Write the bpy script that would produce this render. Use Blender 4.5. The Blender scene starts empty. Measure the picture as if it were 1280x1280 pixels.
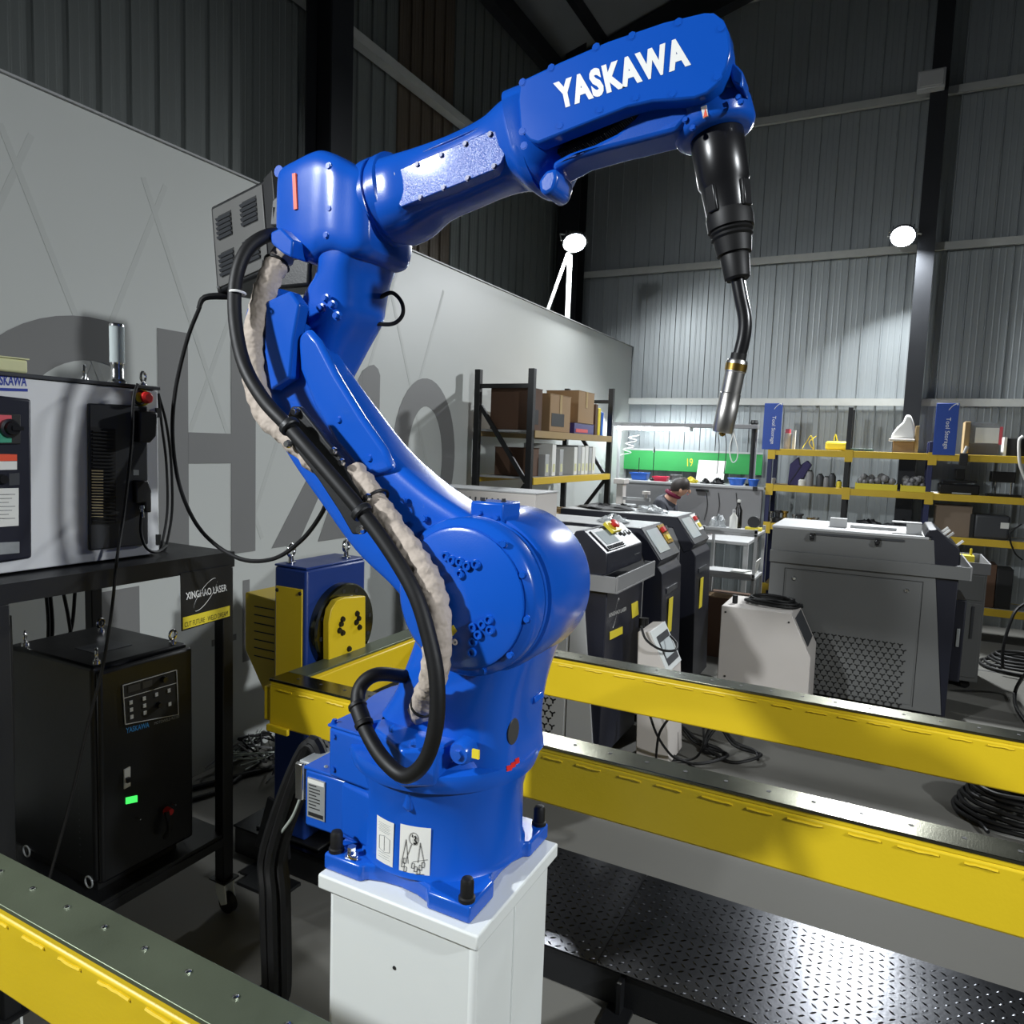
import bpy, bmesh, math, random
from mathutils import Vector, Matrix
random.seed(7)
C = bpy.context.scene.collection
# ------------------------------------------------------------------ camera, world, lights, exposure
H = 1.55                                   # eye height
FPX = 903.0
YAW, PITCH, ROLL = .47588, .092544, -.03562
_f = Vector((-math.sin(YAW)*math.cos(PITCH), math.cos(YAW)*math.cos(PITCH), -math.sin(PITCH)))
_r = _f.cross(Vector((0, 0, 1))).normalized()
_d = _f.cross(_r)
CR = math.cos(ROLL)*_r + math.sin(ROLL)*_d
CD = -math.sin(ROLL)*_r + math.cos(ROLL)*_d
cam = bpy.data.cameras.new('camera'); camo = bpy.data.objects.new('camera', cam); C.objects.link(camo)
camo.matrix_world = Matrix(((CR.x, -CD.x, -_f.x, 0), (CR.y, -CD.y, -_f.y, 0), (CR.z, -CD.z, -_f.z, H), (0, 0, 0, 1)))
cam.sensor_width = 36; cam.lens = 36*FPX/1280; cam.clip_start = .05; cam.clip_end = 60
S = bpy.context.scene; S.camera = camo
S.view_settings.view_transform = 'Standard'; S.view_settings.look = 'None'
S.view_settings.gamma = 1; S.view_settings.use_curve_mapping = False
S.view_settings.exposure = 0.0
w = bpy.data.worlds.new('hall'); S.world = w; w.use_nodes = True
w.node_tree.nodes['Background'].inputs[0].default_value = (.75, .85, 1, 1)
w.node_tree.nodes['Background'].inputs[1].default_value = .03

def lamp(name, loc, target, energy, size, col=(.93, .97, 1), spread=180):
    l = bpy.data.lights.new(name, 'AREA'); l.shape = 'DISK'; l.size = size; l.energy = energy; l.color = col
    l.spread = math.radians(spread)
    o = bpy.data.objects.new(name, l); C.objects.link(o); o.location = loc
    o.rotation_euler = (Vector(target)-Vector(loc)).to_track_quat('-Z', 'Y').to_euler()
    return o
LAMP_A = (-2.66, 6.20, 3.40)      # floodlight on the pole over the partition
LAMP_B = (-.03, 7.72, 3.60)       # floodlight on the far wall column
lamp('flood_light_a', (LAMP_A[0]+.05, LAMP_A[1]-.08, LAMP_A[2]-.02), (-1.75, 6.0, .7), 66, .16, spread=180)
lamp('flood_light_b', (LAMP_B[0], LAMP_B[1]-.06, LAMP_B[2]-.05), (.55, 5.1, 0), 170, .18, spread=145)
lamp('flood_light_c', (-3.2, -2.2, 3.7), (-.5, 1.5, .9), 82, .30, spread=95)     # floodlights on the walls behind the camera
lamp('flood_light_d', (4.6, .2, 3.7), (-.8, 2.2, -.2), 68, .24, spread=84)

# ------------------------------------------------------------------ pixel measurements -> points on real planes
def W(x, y, X=None, Y=None, Z=None):
    r = CR*((x-640)/FPX) + CD*((y-640)/FPX) + _f
    if X is not None: t = X/r.x
    elif Y is not None: t = Y/r.y
    else: t = (Z-H)/r.z
    return Vector((0, 0, H)) + r*t
def Wcyl(x, y, cx, cy, rad):
    r = CR*((x-640)/FPX) + CD*((y-640)/FPX) + _f
    a = r.x**2+r.y**2; b = -2*(r.x*cx+r.y*cy); c = cx*cx+cy*cy-rad*rad
    t = (-b-math.sqrt(max(0, b*b-4*a*c)))/(2*a)
    return Vector((0, 0, H))+r*t

# ------------------------------------------------------------------ materials
def lin(c):
    return tuple((v/255/12.92 if v/255 <= .04045 else ((v/255+.055)/1.055)**2.4) for v in c)
MATS = {}
def M(name, rgb, rough=.5, metal=0, var=.12, scale=6, bump=0, bscale=200, bdist=.002, coat=0, emit=None, spec=.5, stretch=None, alpha=1, trans=0):
    if name in MATS: return MATS[name]
    m = bpy.data.materials.new(name); m.use_nodes = True; nt = m.node_tree; N = nt.nodes; L = nt.links
    b = N['Principled BSDF']; b.inputs['Metallic'].default_value = metal; b.inputs['Roughness'].default_value = rough
    b.inputs['Specular IOR Level'].default_value = spec
    c = lin(rgb)
    tc = N.new('ShaderNodeTexCoord'); vec = tc.outputs['Object']
    if stretch:
        mp = N.new('ShaderNodeMapping'); mp.inputs['Scale'].default_value = stretch; L.new(vec, mp.inputs[0]); vec = mp.outputs[0]
    if var > 0:
        nz = N.new('ShaderNodeTexNoise'); nz.inputs['Scale'].default_value = scale; nz.inputs['Detail'].default_value = 5; L.new(vec, nz.inputs['Vector'])
        mx = N.new('ShaderNodeMix'); mx.data_type = 'RGBA'
        mx.inputs['A'].default_value = (*[v*(1-var) for v in c], 1); mx.inputs['B'].default_value = (*[min(1, v*(1+var)) for v in c], 1)
        L.new(nz.outputs['Fac'], mx.inputs['Factor']); L.new(mx.outputs['Result'], b.inputs['Base Color'])
        mr = N.new('ShaderNodeMapRange'); mr.inputs['To Min'].default_value = max(.02, rough*.8); mr.inputs['To Max'].default_value = min(1, rough*1.2)
        L.new(nz.outputs['Fac'], mr.inputs[0]); L.new(mr.outputs[0], b.inputs['Roughness'])
    else: b.inputs['Base Color'].default_value = (*c, 1)
    if bump:
        n2 = N.new('ShaderNodeTexNoise'); n2.inputs['Scale'].default_value = bscale; n2.inputs['Detail'].default_value = 2; L.new(vec, n2.inputs['Vector'])
        bp = N.new('ShaderNodeBump'); bp.inputs['Strength'].default_value = bump; bp.inputs['Distance'].default_value = bdist
        L.new(n2.outputs['Fac'], bp.inputs['Height']); L.new(bp.outputs[0], b.inputs['Normal'])
    if coat: b.inputs['Coat Weight'].default_value = coat; b.inputs['Coat Roughness'].default_value = .06
    if emit: b.inputs['Emission Color'].default_value = (*lin(emit[0]), 1); b.inputs['Emission Strength'].default_value = emit[1]
    if trans: b.inputs['Transmission Weight'].default_value = trans
    if alpha < 1: b.inputs['Alpha'].default_value = alpha
    MATS[name] = m
    return m
BLUE = M('robot_blue_enamel', (18, 82, 184), .24, 0, .05, 9, .06, 420, coat=.08, spec=.4)
BLUEP = M('orange_peel_blue_enamel', (18, 82, 184), .24, 0, .05, 9, .55, 420, coat=.3)
BLUEF = M('robot_cover_enamel', (18, 82, 184), .16, 0, .03, 9, 0, 500, spec=.3)
DBLUE = M('headstock_blue_paint', (22, 52, 120), .4, 0, .08, 8, .1, 200)
YEL = M('safety_yellow_paint', (214, 184, 28), .42, 0, .07, 5, .12, 150)
STEEL = M('ground_steel_plate', (112, 112, 96), .2, 1, .2, 9, .1, 300)
DSTEEL = M('oiled_steel_plate', (104, 112, 92), .4, .6, .2, 9, .1, 300)
CHROME = M('bright_zinc', (215, 215, 215), .16, 1, .05, 20)
WHITE = M('white_powder_coat', (214, 218, 216), .5, 0, .04, 4, .05, 200)
WALLW = M('partition_white_board', (196, 199, 195), .45, 0, .04, 1.2)
LETTER = M('grey_wall_paint', (124, 124, 123), .5, 0, .06, 2)
BLACK = M('black_powder_coat', (20, 21, 23), .45, 0, .2, 8, .15, 300)
RUBBER = M('black_rubber', (15, 15, 16), .55, 0, .2, 20, spec=.35)
PLAST = M('black_plastic', (22, 22, 24), .3, 0, .15, 15)
DGREY = M('dark_grey_panel', (58, 60, 64), .45, 0, .08, 8)
LGREY = M('light_grey_enamel', (172, 173, 173), .45, 0, .04, 5)
MGREY = M('mid_grey_enamel', (128, 128, 129), .5, 0, .05, 5)
NAVY = M('navy_black_enamel', (26, 28, 40), .4, 0, .1, 6)
CREAM = M('cream_enamel', (198, 192, 186), .5, 0, .04, 5)
CLAD = M('cladding_grey_steel', (150, 156, 158), .42, .35, .1, 2.5, stretch=(3, 3, .25))
CLADL = M('cladding_shaded_sheet', (112, 117, 115), .5, .3, .12, 2.5, stretch=(3, 3, .25))  # cladding grey for the outer left wall, its dim light darkened into the colour
CLADB = M('cladding_brown_sheet', (92, 82, 70), .5, .2, .15, 2.5, stretch=(3, 3, .25))
GALV = M('galvanised_girt', (178, 180, 176), .45, .1, .12, 10)
DARKST = M('dark_steel_column', (34, 36, 40), .5, .3, .15, 4)
CONC = M('polished_concrete', (104, 103, 98), .65, 0, .2, 1.6, .06, 60, spec=.1)
CHEQ = M('chequer_plate_steel', (54, 55, 58), .22, 1, .3, 5, .08, 120)
CABG = M('cabinet_door_grey', (214, 215, 216), .5, 0, .03, 5)
SHGREY = M('shaded_grey_enamel', (104, 105, 104), .5, 0, .05, 5)  # mid grey with the shade on machine and tool cabinet put into the colour
TAN = M('canvas_sleeve', (176, 164, 152), .8, 0, .12, 14, .9, 34, bdist=.012)
CARD = M('cardboard', (150, 122, 88), .85, 0, .1, 10)
CARDD = M('dark_cardboard', (86, 62, 46), .85, 0, .12, 10)
PAPER = M('paper_label', (222, 222, 216), .6, 0, .04, 30)
INK = M('black_ink', (25, 25, 25), .6, 0, 0)
RED = M('red_plastic', (200, 36, 34), .4, 0, .05)
ORANGE = M('orange_label', (226, 84, 52), .5, 0, .05)
REDL = M('red_label', (214, 28, 30), .5, 0, .05)
LOGOW = M('white_vinyl', (236, 236, 232), .5, 0, .02)
LOGOB = M('blue_vinyl', (40, 60, 150), .5, 0, .02)
CYAN = M('cyan_print', (60, 150, 215), .5, 0, .02)
YLAB = M('yellow_label', (226, 206, 52), .5, 0, .04)
GOLD = M('brass', (196, 160, 84), .28, 1, .08)
WOOD = M('pallet_wood', (158, 134, 92), .8, 0, .15, 10)
SHELFY = M('shelf_yellow', (206, 172, 44), .5, 0, .1, 8)
SHELFB = M('shelf_blue', (30, 36, 78), .5, 0, .1, 8)
SIGNB = M('sign_blue', (38, 74, 160), .45, 0, .05)
GREENM = M('green_mat', (46, 150, 74), .6, 0, .1, 8)
SCREEN = M('screen_glass', (196, 204, 206), .2, 0, .08, 12)
GLOWG = M('green_lamp', (60, 210, 90), .3, 0, 0, emit=((70, 235, 100), 1.2))
LENS = M('floodlight_lens', (255, 255, 255), .3, 0, 0, emit=((240, 248, 255), 45))
TUBE = M('led_tube', (255, 255, 255), .3, 0, 0, emit=((240, 250, 255), 95))
CLEAR = M('clear_acrylic', (235, 240, 240), .06, 0, 0, trans=.92)
SILVERBAG = M('silver_wrap', (176, 180, 182), .3, .1, .2, 30, .9, 60, bdist=.01)
FEEDG = M('feeder_panel_grey', (92, 92, 90), .5, 0, .05, 8)
SKIN = M('skin', (196, 150, 124), .55, 0, .06)
HAIR = M('dark_hair', (38, 30, 26), .6, 0, .2, 60)
JACKET = M('dark_jacket', (54, 56, 64), .8, 0, .12, 20, .3, 90)
MAROON = M('maroon_collar', (120, 26, 60), .8, 0, .1)
PURPLE = M('purple_plastic', (52, 44, 110), .45, 0, .08)
BBIN = M('blue_bin', (40, 96, 190), .4, 0, .06)
RBIN = M('red_bin', (214, 40, 76), .4, 0, .06)
SIGNALW = M('signal_lens', (206, 216, 216), .15, 0, .05, trans=.3)
NOTE = M('pale_notepaper', (206, 206, 160), .7, 0, .08, 40)
LBLG = M('grey_plate', (168, 172, 172), .4, .4, .12, 60)
TEAL = M('teal_label', (60, 150, 120), .5, 0, .05)
PINK = M('pink_label', (214, 90, 100), .5, 0, .05)
SILV = M('stainless', (214, 211, 206), .3, 1, .1, 20)

# ------------------------------------------------------------------ mesh builder
class MB:
    def __init__(s): s.v = []; s.f = []
    def add(s, vs, fs):
        o = len(s.v); s.v += [Vector(p) for p in vs]; s.f += [[i+o for i in f] for f in fs]; return s
    def box(s, x0, x1, y0, y1, z0, z1):
        return s.add([(x0, y0, z0), (x1, y0, z0), (x1, y1, z0), (x0, y1, z0), (x0, y0, z1), (x1, y0, z1), (x1, y1, z1), (x0, y1, z1)],
                     [(0, 3, 2, 1), (4, 5, 6, 7), (0, 1, 5, 4), (1, 2, 6, 5), (2, 3, 7, 6), (3, 0, 4, 7)])
    def bar(s, a, b, wd, ht, up=(0, 0, 1)):
        a = Vector(a); b = Vector(b); d = (b-a).normalized(); u = Vector(up)
        sd = d.cross(u)
        if sd.length < 1e-4: sd = d.cross(Vector((1, 0, 0)))
        sd.normalize(); u = sd.cross(d); sd = sd*wd/2; u = u*ht/2
        return s.add([a-sd-u, a+sd-u, a+sd+u, a-sd+u, b-sd-u, b+sd-u, b+sd+u, b-sd+u],
                     [(0, 1, 2, 3), (7, 6, 5, 4), (0, 4, 5, 1), (1, 5, 6, 2), (2, 6, 7, 3), (3, 7, 4, 0)])
    def prism(s, pts, vec):
        pts = [Vector(p) for p in pts]; vec = Vector(vec); n = len(pts)
        nn = Vector((0, 0, 0))
        for i in range(n): nn += pts[i].cross(pts[(i+1) % n])
        if nn.dot(vec) < 0: pts.reverse()
        return s.add(pts+[p+vec for p in pts], [list(range(n))[::-1], list(range(n, 2*n))]+[(i, (i+1) % n, n+(i+1) % n, n+i) for i in range(n)])
    def rings(s, rs, cap=True, closed=False):
        n = len(rs[0]); vs = [p for r in rs for p in r]; fs = []
        m = len(rs)
        for j in range(m if closed else m-1):
            k = (j+1) % m
            for i in range(n): fs.append((j*n+i, j*n+(i+1) % n, k*n+(i+1) % n, k*n+i))
        if cap and not closed: fs.append(list(range(n))[::-1]); fs.append(list(range((m-1)*n, m*n)))
        return s.add(vs, fs)
    def cyl(s, a, b, r0, r1=None, n=16):
        return s.lathe(a, b, [(0, r0), (1, r0 if r1 is None else r1)], n)
    def lathe(s, a, b, prof, n=24):         # prof: (fraction along a->b, radius)
        a = Vector(a); b = Vector(b); d = (b-a); q = d.to_track_quat('Z', 'Y')
        e1 = q @ Vector((1, 0, 0)); e2 = q @ Vector((0, 1, 0))
        return s.rings([[a+d*t+(e1*math.cos(2*math.pi*i/n)+e2*math.sin(2*math.pi*i/n))*r for i in range(n)] for t, r in prof])
    def tube(s, pts, r, n=8, sub=6, closed=False, wob=0):
        P = spline(pts, sub, closed); m = len(P); rs = []; e = None
        for j in range(m):
            d = (P[(j+1) % m]-P[j-1]) if closed else (P[min(j+1, m-1)]-P[max(j-1, 0)])
            d.normalize()
            if e is None:
                e = d.cross(Vector((0, 0, 1)))
                if e.length < .1: e = d.cross(Vector((1, 0, 0)))
            e = (e-d*e.dot(d)).normalized(); g = d.cross(e)
            rr = r[0]+(r[1]-r[0])*j/(m-1) if isinstance(r, tuple) else r
            if wob: rr *= 1+wob*math.sin(j*1.9)*.6+wob*random.uniform(-.5, .5)
            rs.append([P[j]+(e*math.cos(2*math.pi*i/n)+g*math.sin(2*math.pi*i/n))*rr*(1+(random.uniform(-wob, wob)*.6 if wob else 0)) for i in range(n)])
        return s.rings(rs, closed=closed)
    def torus(s, c, axis, R, r, n=20, k=8):
        c = Vector(c); q = Vector(axis).to_track_quat('Z', 'Y')
        return s.tube([c+q @ Vector((R*math.cos(2*math.pi*i/n), R*math.sin(2*math.pi*i/n), 0)) for i in range(n)], r, k, 1, True)
    def ball(s, c, rx, ry=None, rz=None, n=14, k=9):
        ry = rx if ry is None else ry; rz = rx if rz is None else rz; c = Vector(c)
        rs = [[c+Vector((rx*math.sin(math.pi*j/k)*math.cos(2*math.pi*i/n), ry*math.sin(math.pi*j/k)*math.sin(2*math.pi*i/n), -rz*math.cos(math.pi*j/k))) for i in range(n)] for j in range(1, k)]
        rs = [[c+Vector((rx*.02*math.cos(2*math.pi*i/n), ry*.02*math.sin(2*math.pi*i/n), -rz)) for i in range(n)]]+rs+[[c+Vector((rx*.02*math.cos(2*math.pi*i/n), ry*.02*math.sin(2*math.pi*i/n), rz)) for i in range(n)]]
        return s.rings(rs)
    def loft(s, st, Yc, ty, e=3.0, n=28, sub=4, my=None):    # st: (ax,ay,bx,by[,ty[,Yc]]) edges measured on the plane Y=Yc
        S2 = []
        for q in st:
            yc = q[5] if len(q) > 5 else Yc; t = q[4] if len(q) > 4 and q[4] else ty
            ym = yc if my is None else my
            A = W(q[0], q[1], Y=ym); B = W(q[2], q[3], Y=ym); A.y = B.y = yc
            S2.append((A, B, t, yc))
        As = spline([q[0] for q in S2], sub); Bs = spline([q[1] for q in S2], sub)
        Ts = spline([Vector((q[2], q[3], 0)) for q in S2], sub)
        rs = []
        for A, B, T in zip(As, Bs, Ts):
            c = (A+B)/2; u = (A-B)/2; r = []
            for i in range(n):
                a = 2*math.pi*i/n; ca = math.cos(a); sa = math.sin(a)
                r.append(c+u*math.copysign(abs(ca)**(2/e), ca)+Vector((0, T.x, 0))*math.copysign(abs(sa)**(2/e), sa))
            rs.append(r)
        return s.rings(rs)
def spline(P, sub, closed=False):
    P = [Vector(p) for p in P]
    if sub <= 1 or len(P) < 3: return P
    n = len(P); out = []
    for i in range(n if closed else n-1):
        p1 = P[i]; p2 = P[(i+1) % n]
        p0 = P[i-1] if closed or i > 0 else p1*2-p2
        p3 = P[(i+2) % n] if closed or i+2 < n else p2*2-p1
        for k in range(sub):
            t = k/sub
            out.append(.5*((2*p1)+(p2-p0)*t+(2*p0-5*p1+4*p2-p3)*t*t+(3*p1-p0-3*p2+p3)*t**3))
    if not closed: out.append(P[-1])
    return out
def PX(pts, **k): return [W(x, y, **k) for x, y in pts]

def mesh(name, mb, m, org=(0, 0, 0), smooth=35, fix=True):
    org = Vector(org); me = bpy.data.meshes.new(name)
    me.from_pydata([p-org for p in mb.v], [], mb.f)
    if fix:
        bm = bmesh.new(); bm.from_mesh(me); bmesh.ops.recalc_face_normals(bm, faces=bm.faces); bm.to_mesh(me); bm.free()
    me.materials.append(m)
    if smooth: me.shade_smooth(); me.set_sharp_from_angle(angle=math.radians(smooth))
    return me
def bevel(o, wd, seg=2):
    md = o.modifiers.new('bevel', 'BEVEL'); md.width = wd; md.segments = seg; md.limit_method = 'ANGLE'; md.angle_limit = math.radians(35); md.harden_normals = False
    md.use_clamp_overlap = True
def tag(o, label=None, cat=None, group=None, kind=None):
    if label: o['label'] = label
    if cat: o['category'] = cat
    if group: o['group'] = group
    if kind: o['kind'] = kind
    return o
def thing(name, label, cat, loc, group=None):
    o = bpy.data.objects.new(name, None); C.objects.link(o); o.location = loc; o.empty_display_size = .1
    o['org'] = list(loc)
    return tag(o, label, cat, group)
def org_of(p): return Vector(p['org'])
def part(root, name, mb, m, bv=0, smooth=35, label=None, kind=None, seg=2):
    og = org_of(root)
    o = bpy.data.objects.new(name, mesh(name, mb, m, og, smooth)); C.objects.link(o); o.parent = root; o['org'] = list(og)
    if bv: bevel(o, bv, seg)
    return tag(o, label=label, kind=kind)
def solo(name, mb, m, label, cat, loc, group=None, bv=0, smooth=35, kind=None):
    o = bpy.data.objects.new(name, mesh(name, mb, m, loc, smooth)); C.objects.link(o); o.location = loc; o['org'] = list(loc)
    if bv: bevel(o, bv)
    return tag(o, label, cat, group, kind)
def struct(name, mb, m, bv=0, smooth=35, loc=(0, 0, 0)):
    o = bpy.data.objects.new(name, mesh(name, mb, m, loc, smooth)); C.objects.link(o); o.location = loc; o['org'] = list(loc)
    if bv: bevel(o, bv)
    return tag(o, kind='structure')
def pieces(root, name, mb, m, locs, smooth=35, bv=0, rots=None):     # alike pieces sharing one mesh, built about the origin
    me = mesh(name, mb, m, (0, 0, 0), smooth); out = []
    og = org_of(root)
    for i, p in enumerate(locs):
        o = bpy.data.objects.new(name, me); C.objects.link(o); o.parent = root; o.location = Vector(p)-og; o['org'] = list(p)
        if rots: o.rotation_euler = rots[i] if isinstance(rots, list) else rots
        if bv: bevel(o, bv, 1)
        out.append(o)
    return out
def text(root, name, body, O, U, V, m, off=.0, shear=0, bold=.0, sp=1.0):   # flat lettering fitted to the parallelogram O,U,V
    cu = bpy.data.curves.new(name, 'FONT'); cu.body = body; cu.size = 1; cu.offset = bold; cu.shear = shear; cu.space_character = sp; cu.resolution_u = 3
    t = bpy.data.objects.new(name, cu); C.objects.link(t); dg = bpy.context.evaluated_depsgraph_get()
    me = bpy.data.meshes.new_from_object(t.evaluated_get(dg)); bpy.data.objects.remove(t)
    xs = [v.co.x for v in me.vertices]; ys = [v.co.y for v in me.vertices]
    x0, x1, y0, y1 = min(xs), max(xs), min(ys), max(ys)
    U = Vector(U); V = Vector(V); nn = U.cross(V).normalized(); O = Vector(O)+nn*off; og = org_of(root)
    for v in me.vertices:
        v.co = O+U*((v.co.x-x0)/(x1-x0))+V*((v.co.y-y0)/(y1-y0))-og
    me.materials.clear(); me.materials.append(m)
    o = bpy.data.objects.new(name, me); C.objects.link(o); o.parent = root; o['org'] = list(og)
    return o
def hit(o, x, y):       # where the sight line through a measured pixel meets a part
    bpy.context.view_layer.update()
    r = CR*((x-640)/FPX) + CD*((y-640)/FPX) + _f
    ok, loc, nn, _ = o.ray_cast(Vector((0, 0, H))-org_of(o), r.normalized())
    return (loc+org_of(o), nn) if ok else (None, None)
def quad(O, U, V, th=.0015):        # thin plate: O corner, U, V edges, thickness along U x V
    O = Vector(O); U = Vector(U); V = Vector(V); n = U.cross(V).normalized()*th
    return MB().prism([O, O+U, O+U+V, O+V], n)
def bolt(r=.006, h=.004, ax='y'):
    d = {'y': (0, -h, 0), '+y': (0, h, 0), 'x': (h, 0, 0), 'z': (0, 0, h)}[ax]
    return MB().lathe((0, 0, 0), d, [(0, r*1.25), (.35, r*1.25), (.36, r), (1, r*.92)], 8)

# ================================================================== THE SETTING
YB, XL, XP = 8.10, -3.62, -2.69             # far wall, outer left wall, white partition face
struct('floor', MB().box(-4.2, 6.5, -4.0, 8.6, -.05, 0), CONC)
struct('trim_1', MB().box(-2.45, 1.6, 6.3, 6.32, 0, .002), M('floor_seam', (70, 70, 70), .7, 0, 0))
def panel_mb(h, axis):     # one cladding sheet: a wide pan with two shallow stiffeners and a raised seam
    pr = [(0, 0), (.003, .016), (.013, .016), (.017, 0), (.064, 0), (.068, .0013), (.076, .0013), (.080, 0), (.116, 0), (.120, .0013), (.128, .0013), (.132, 0), (.172, 0)]
    v = []; f = []
    for z in (0, h):
        for a, b in pr: v.append((a, -b, z) if axis == 'x' else (b, a*.94, z))
    n = len(pr)
    for i in range(n-1): f.append((i, i+1, n+i+1, n+i))
    return MB().add(v, f)
wb = struct('wall_back', MB().box(-3.8, 6.5, YB+.012, YB+.06, 0, 7.6), M('wall_sheet_backing', (70, 74, 76), .6, 0, .1))
pieces(wb, 'cladding_panel', panel_mb(7.6, 'x'), CLAD, [(-3.6+.172*i, YB, 0) for i in range(40)], smooth=0)
wl = struct('wall_outer_left', MB().box(XL-.06, XL-.012, -1.0, YB, 0, 5.9), MATS['wall_sheet_backing'])
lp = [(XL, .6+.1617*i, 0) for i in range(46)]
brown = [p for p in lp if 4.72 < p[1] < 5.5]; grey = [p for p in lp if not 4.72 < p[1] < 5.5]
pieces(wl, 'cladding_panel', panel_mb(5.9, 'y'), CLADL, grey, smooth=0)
for o in pieces(wl, 'cladding_panel', panel_mb(5.9, 'y'), CLADB, brown, smooth=0): o['label'] = 'brown cladding sheet'
# girts, columns, roof
for i, z in enumerate((2.10, 3.55, 4.95, 6.2)):
    mb = MB().box(-2.68 if z < 2.5 else -3.5, 6.4, YB-.09, YB-.03, z-.03, z+.03)
    mb.box(-2.68 if z < 2.5 else -3.5, 6.4, YB-.10, YB-.09, z-.04, z+.03)
    struct('trim_%d' % (i+2), mb, GALV)
for i, z in enumerate((2.95, 4.36)):
    mb = MB().box(XL+.03, XL+.12, -.9, YB-.1, z-.035, z+.035)
    struct('trim_%d' % (i+7), mb, GALV)
def hcol(name, x, y, d, z1, along):
    mb = MB(); t = .012
    if along == 'x': mb.box(x-d/2, x+d/2, y-.11, y-.11+t, 0, z1).box(x-d/2, x+d/2, y+.11-t, y+.11, 0, z1).box(x-t/2, x+t/2, y-.11+t, y+.11-t, 0, z1)
    else: mb.box(x-.11, x-.11+t, y-d/2, y+d/2, 0, z1).box(x+.11-t, x+.11, y-d/2, y+d/2, 0, z1).box(x-.11+t, x+.11-t, y-t/2, y+t/2, 0, z1)
    return struct(name, mb, DARKST)
hcol('column', -3.39, 3.78, .2, 6.0, 'y')
hcol('column', -3.40, 7.86, .24, 6.05, 'x')
hcol('column', .165, 7.86, .14, 7.2, 'x')
hcol('column', 4.0, 7.86, .14, 7.2, 'x')
RZ = lambda x: 5.86+.30*(x+3.7)
cl = struct('ceiling', MB().prism([(-3.9, -4, RZ(-3.9)), (6.5, -4, RZ(6.5)), (6.5, -4, RZ(6.5)+.05), (-3.9, -4, RZ(-3.9)+.05)], (0, 12.6, 0)), M('roof_sheet', (120, 124, 128), .6, 0, .12, 3))
for y in (7.9, 3.78, -.4):
    mb = MB().bar((-3.5, y, RZ(-3.5)-.2), (6.4, y, RZ(6.4)-.2), .16, .32)
    struct('rafter', mb, DARKST)
    struct('knee_brace', MB().bar((-3.4, y, 5.0), (-2.7, y, RZ(-2.7)-.3), .1, .12), DARKST)
for x in (-3.1, -2.1, -1.1, 0, 1.2):
    struct('purlin', MB().bar((x, -3.8, RZ(x)-.07), (x, 8.0, RZ(x)-.07), .07, .12), DARKST)
struct('eaves_beam', MB().bar((-3.45, -.8, 5.55), (-3.45, 8.0, 5.55), .12, .2), DARKST)
# white partition with painted lettering and thin diamond relief
pt = struct('wall_left', MB().box(XP-.10, XP, -1.2, YB-.02, 0, 2.712), WALLW, bv=.004)
struct('trim_9', MB().box(XP-.11, XP+.012, -1.2, YB-.02, 2.7125, 2.72), LGREY)
mb = MB()
for k in range(6):        # thin relief lines crossing as diamonds on the board
    y = .9+.52*k
    for s in (1, -1):
        a = Vector((XP, y, 1.05 if s > 0 else 2.55)); b = Vector((XP, y+.62, 2.55 if s > 0 else 1.05))
        mb.bar(a, b, .022, .0012 if s > 0 else .0020, (1, 0, 0))
part(pt, 'diamond_relief', mb, M('relief_line', (189, 192, 188), .5, 0, .03), smooth=0)
LN = [0]
def letter(pts, holes=None):
    LN[0] += 1; P = [Vector((XP+.0008, y, z)) for y, z in pts]
    return part(pt, 'painted_letter', MB().prism(P, (.0012+.0003*(LN[0] % 4), 0, 0)), LETTER, smooth=0)
def onp(x, y): p = W(x, y, X=XP); return (p.y, p.z)
def ringband(out, inn):    # band between an outer and an inner outline with equal counts
    mb = MB(); n = len(out)
    for i in range(n-1):
        q = [Vector((XP+.0008, *out[i])), Vector((XP+.0008, *out[i+1])), Vector((XP+.0008, *inn[i+1])), Vector((XP+.0008, *inn[i]))]
        mb.prism(q, (.0012, 0, 0))
    return part(pt, 'painted_letter', mb, LETTER, smooth=0)
def ell(cy, cz, ry, rz, a0, a1, n): return [(cy+ry*math.cos(math.radians(a0+(a1-a0)*i/n)), cz+rz*math.sin(math.radians(a0+(a1-a0)*i/n))) for i in range(n+1)]
zt, zb = 1.975, .995
ringband(ell(1.72, 1.485, .50, .485, 77, 288, 30), ell(1.72, 1.485, .29, .325, 67, 288, 30))          # G
h0, h1 = 1.995, 2.47                                                                              # H
letter([(h0, zb), (h0+.145, zb), (h0+.145, zt), (h0, zt)])
letter([(h1-.10, zb), (h1+.045, zb), (h1+.045, zt), (h1-.10, zt)])
letter([(h0+.145, 1.42), (h1-.10, 1.42), (h1-.10, 1.555), (h0+.145, 1.555)])
letter([(2.62, zb), (2.80, zb), (3.31, 1.80), (3.36, 1.975), (3.30, 1.94)])          # A, drawn as two strokes
letter([(3.30, 1.94), (3.30, zb), (3.46, zb), (3.46, 1.93), (3.44, 1.965), (3.40, 1.985), (3.36, 1.975)])
letter([(2.95, zb), (3.22, zb), (3.22, 1.2), (3.05, 1.2)])
ringband(ell(3.95, 1.46, .36, .50, 0, 360, 40), ell(3.95, 1.44, .20, .34, 0, 360, 40))            # O
for a, b, c, d in ((2.20, 2.24, .70, .86), (2.26, 2.40, .58, .61), (2.44, 2.48, .46, .86), (2.52, 2.62, .46, .50), (1.72, 1.90, .66, .92), (2.98, 3.02, .5, .84), (3.06, 3.2, .8, .84)):
    letter([(a, c), (b, c), (b, d), (a, d)])

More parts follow.
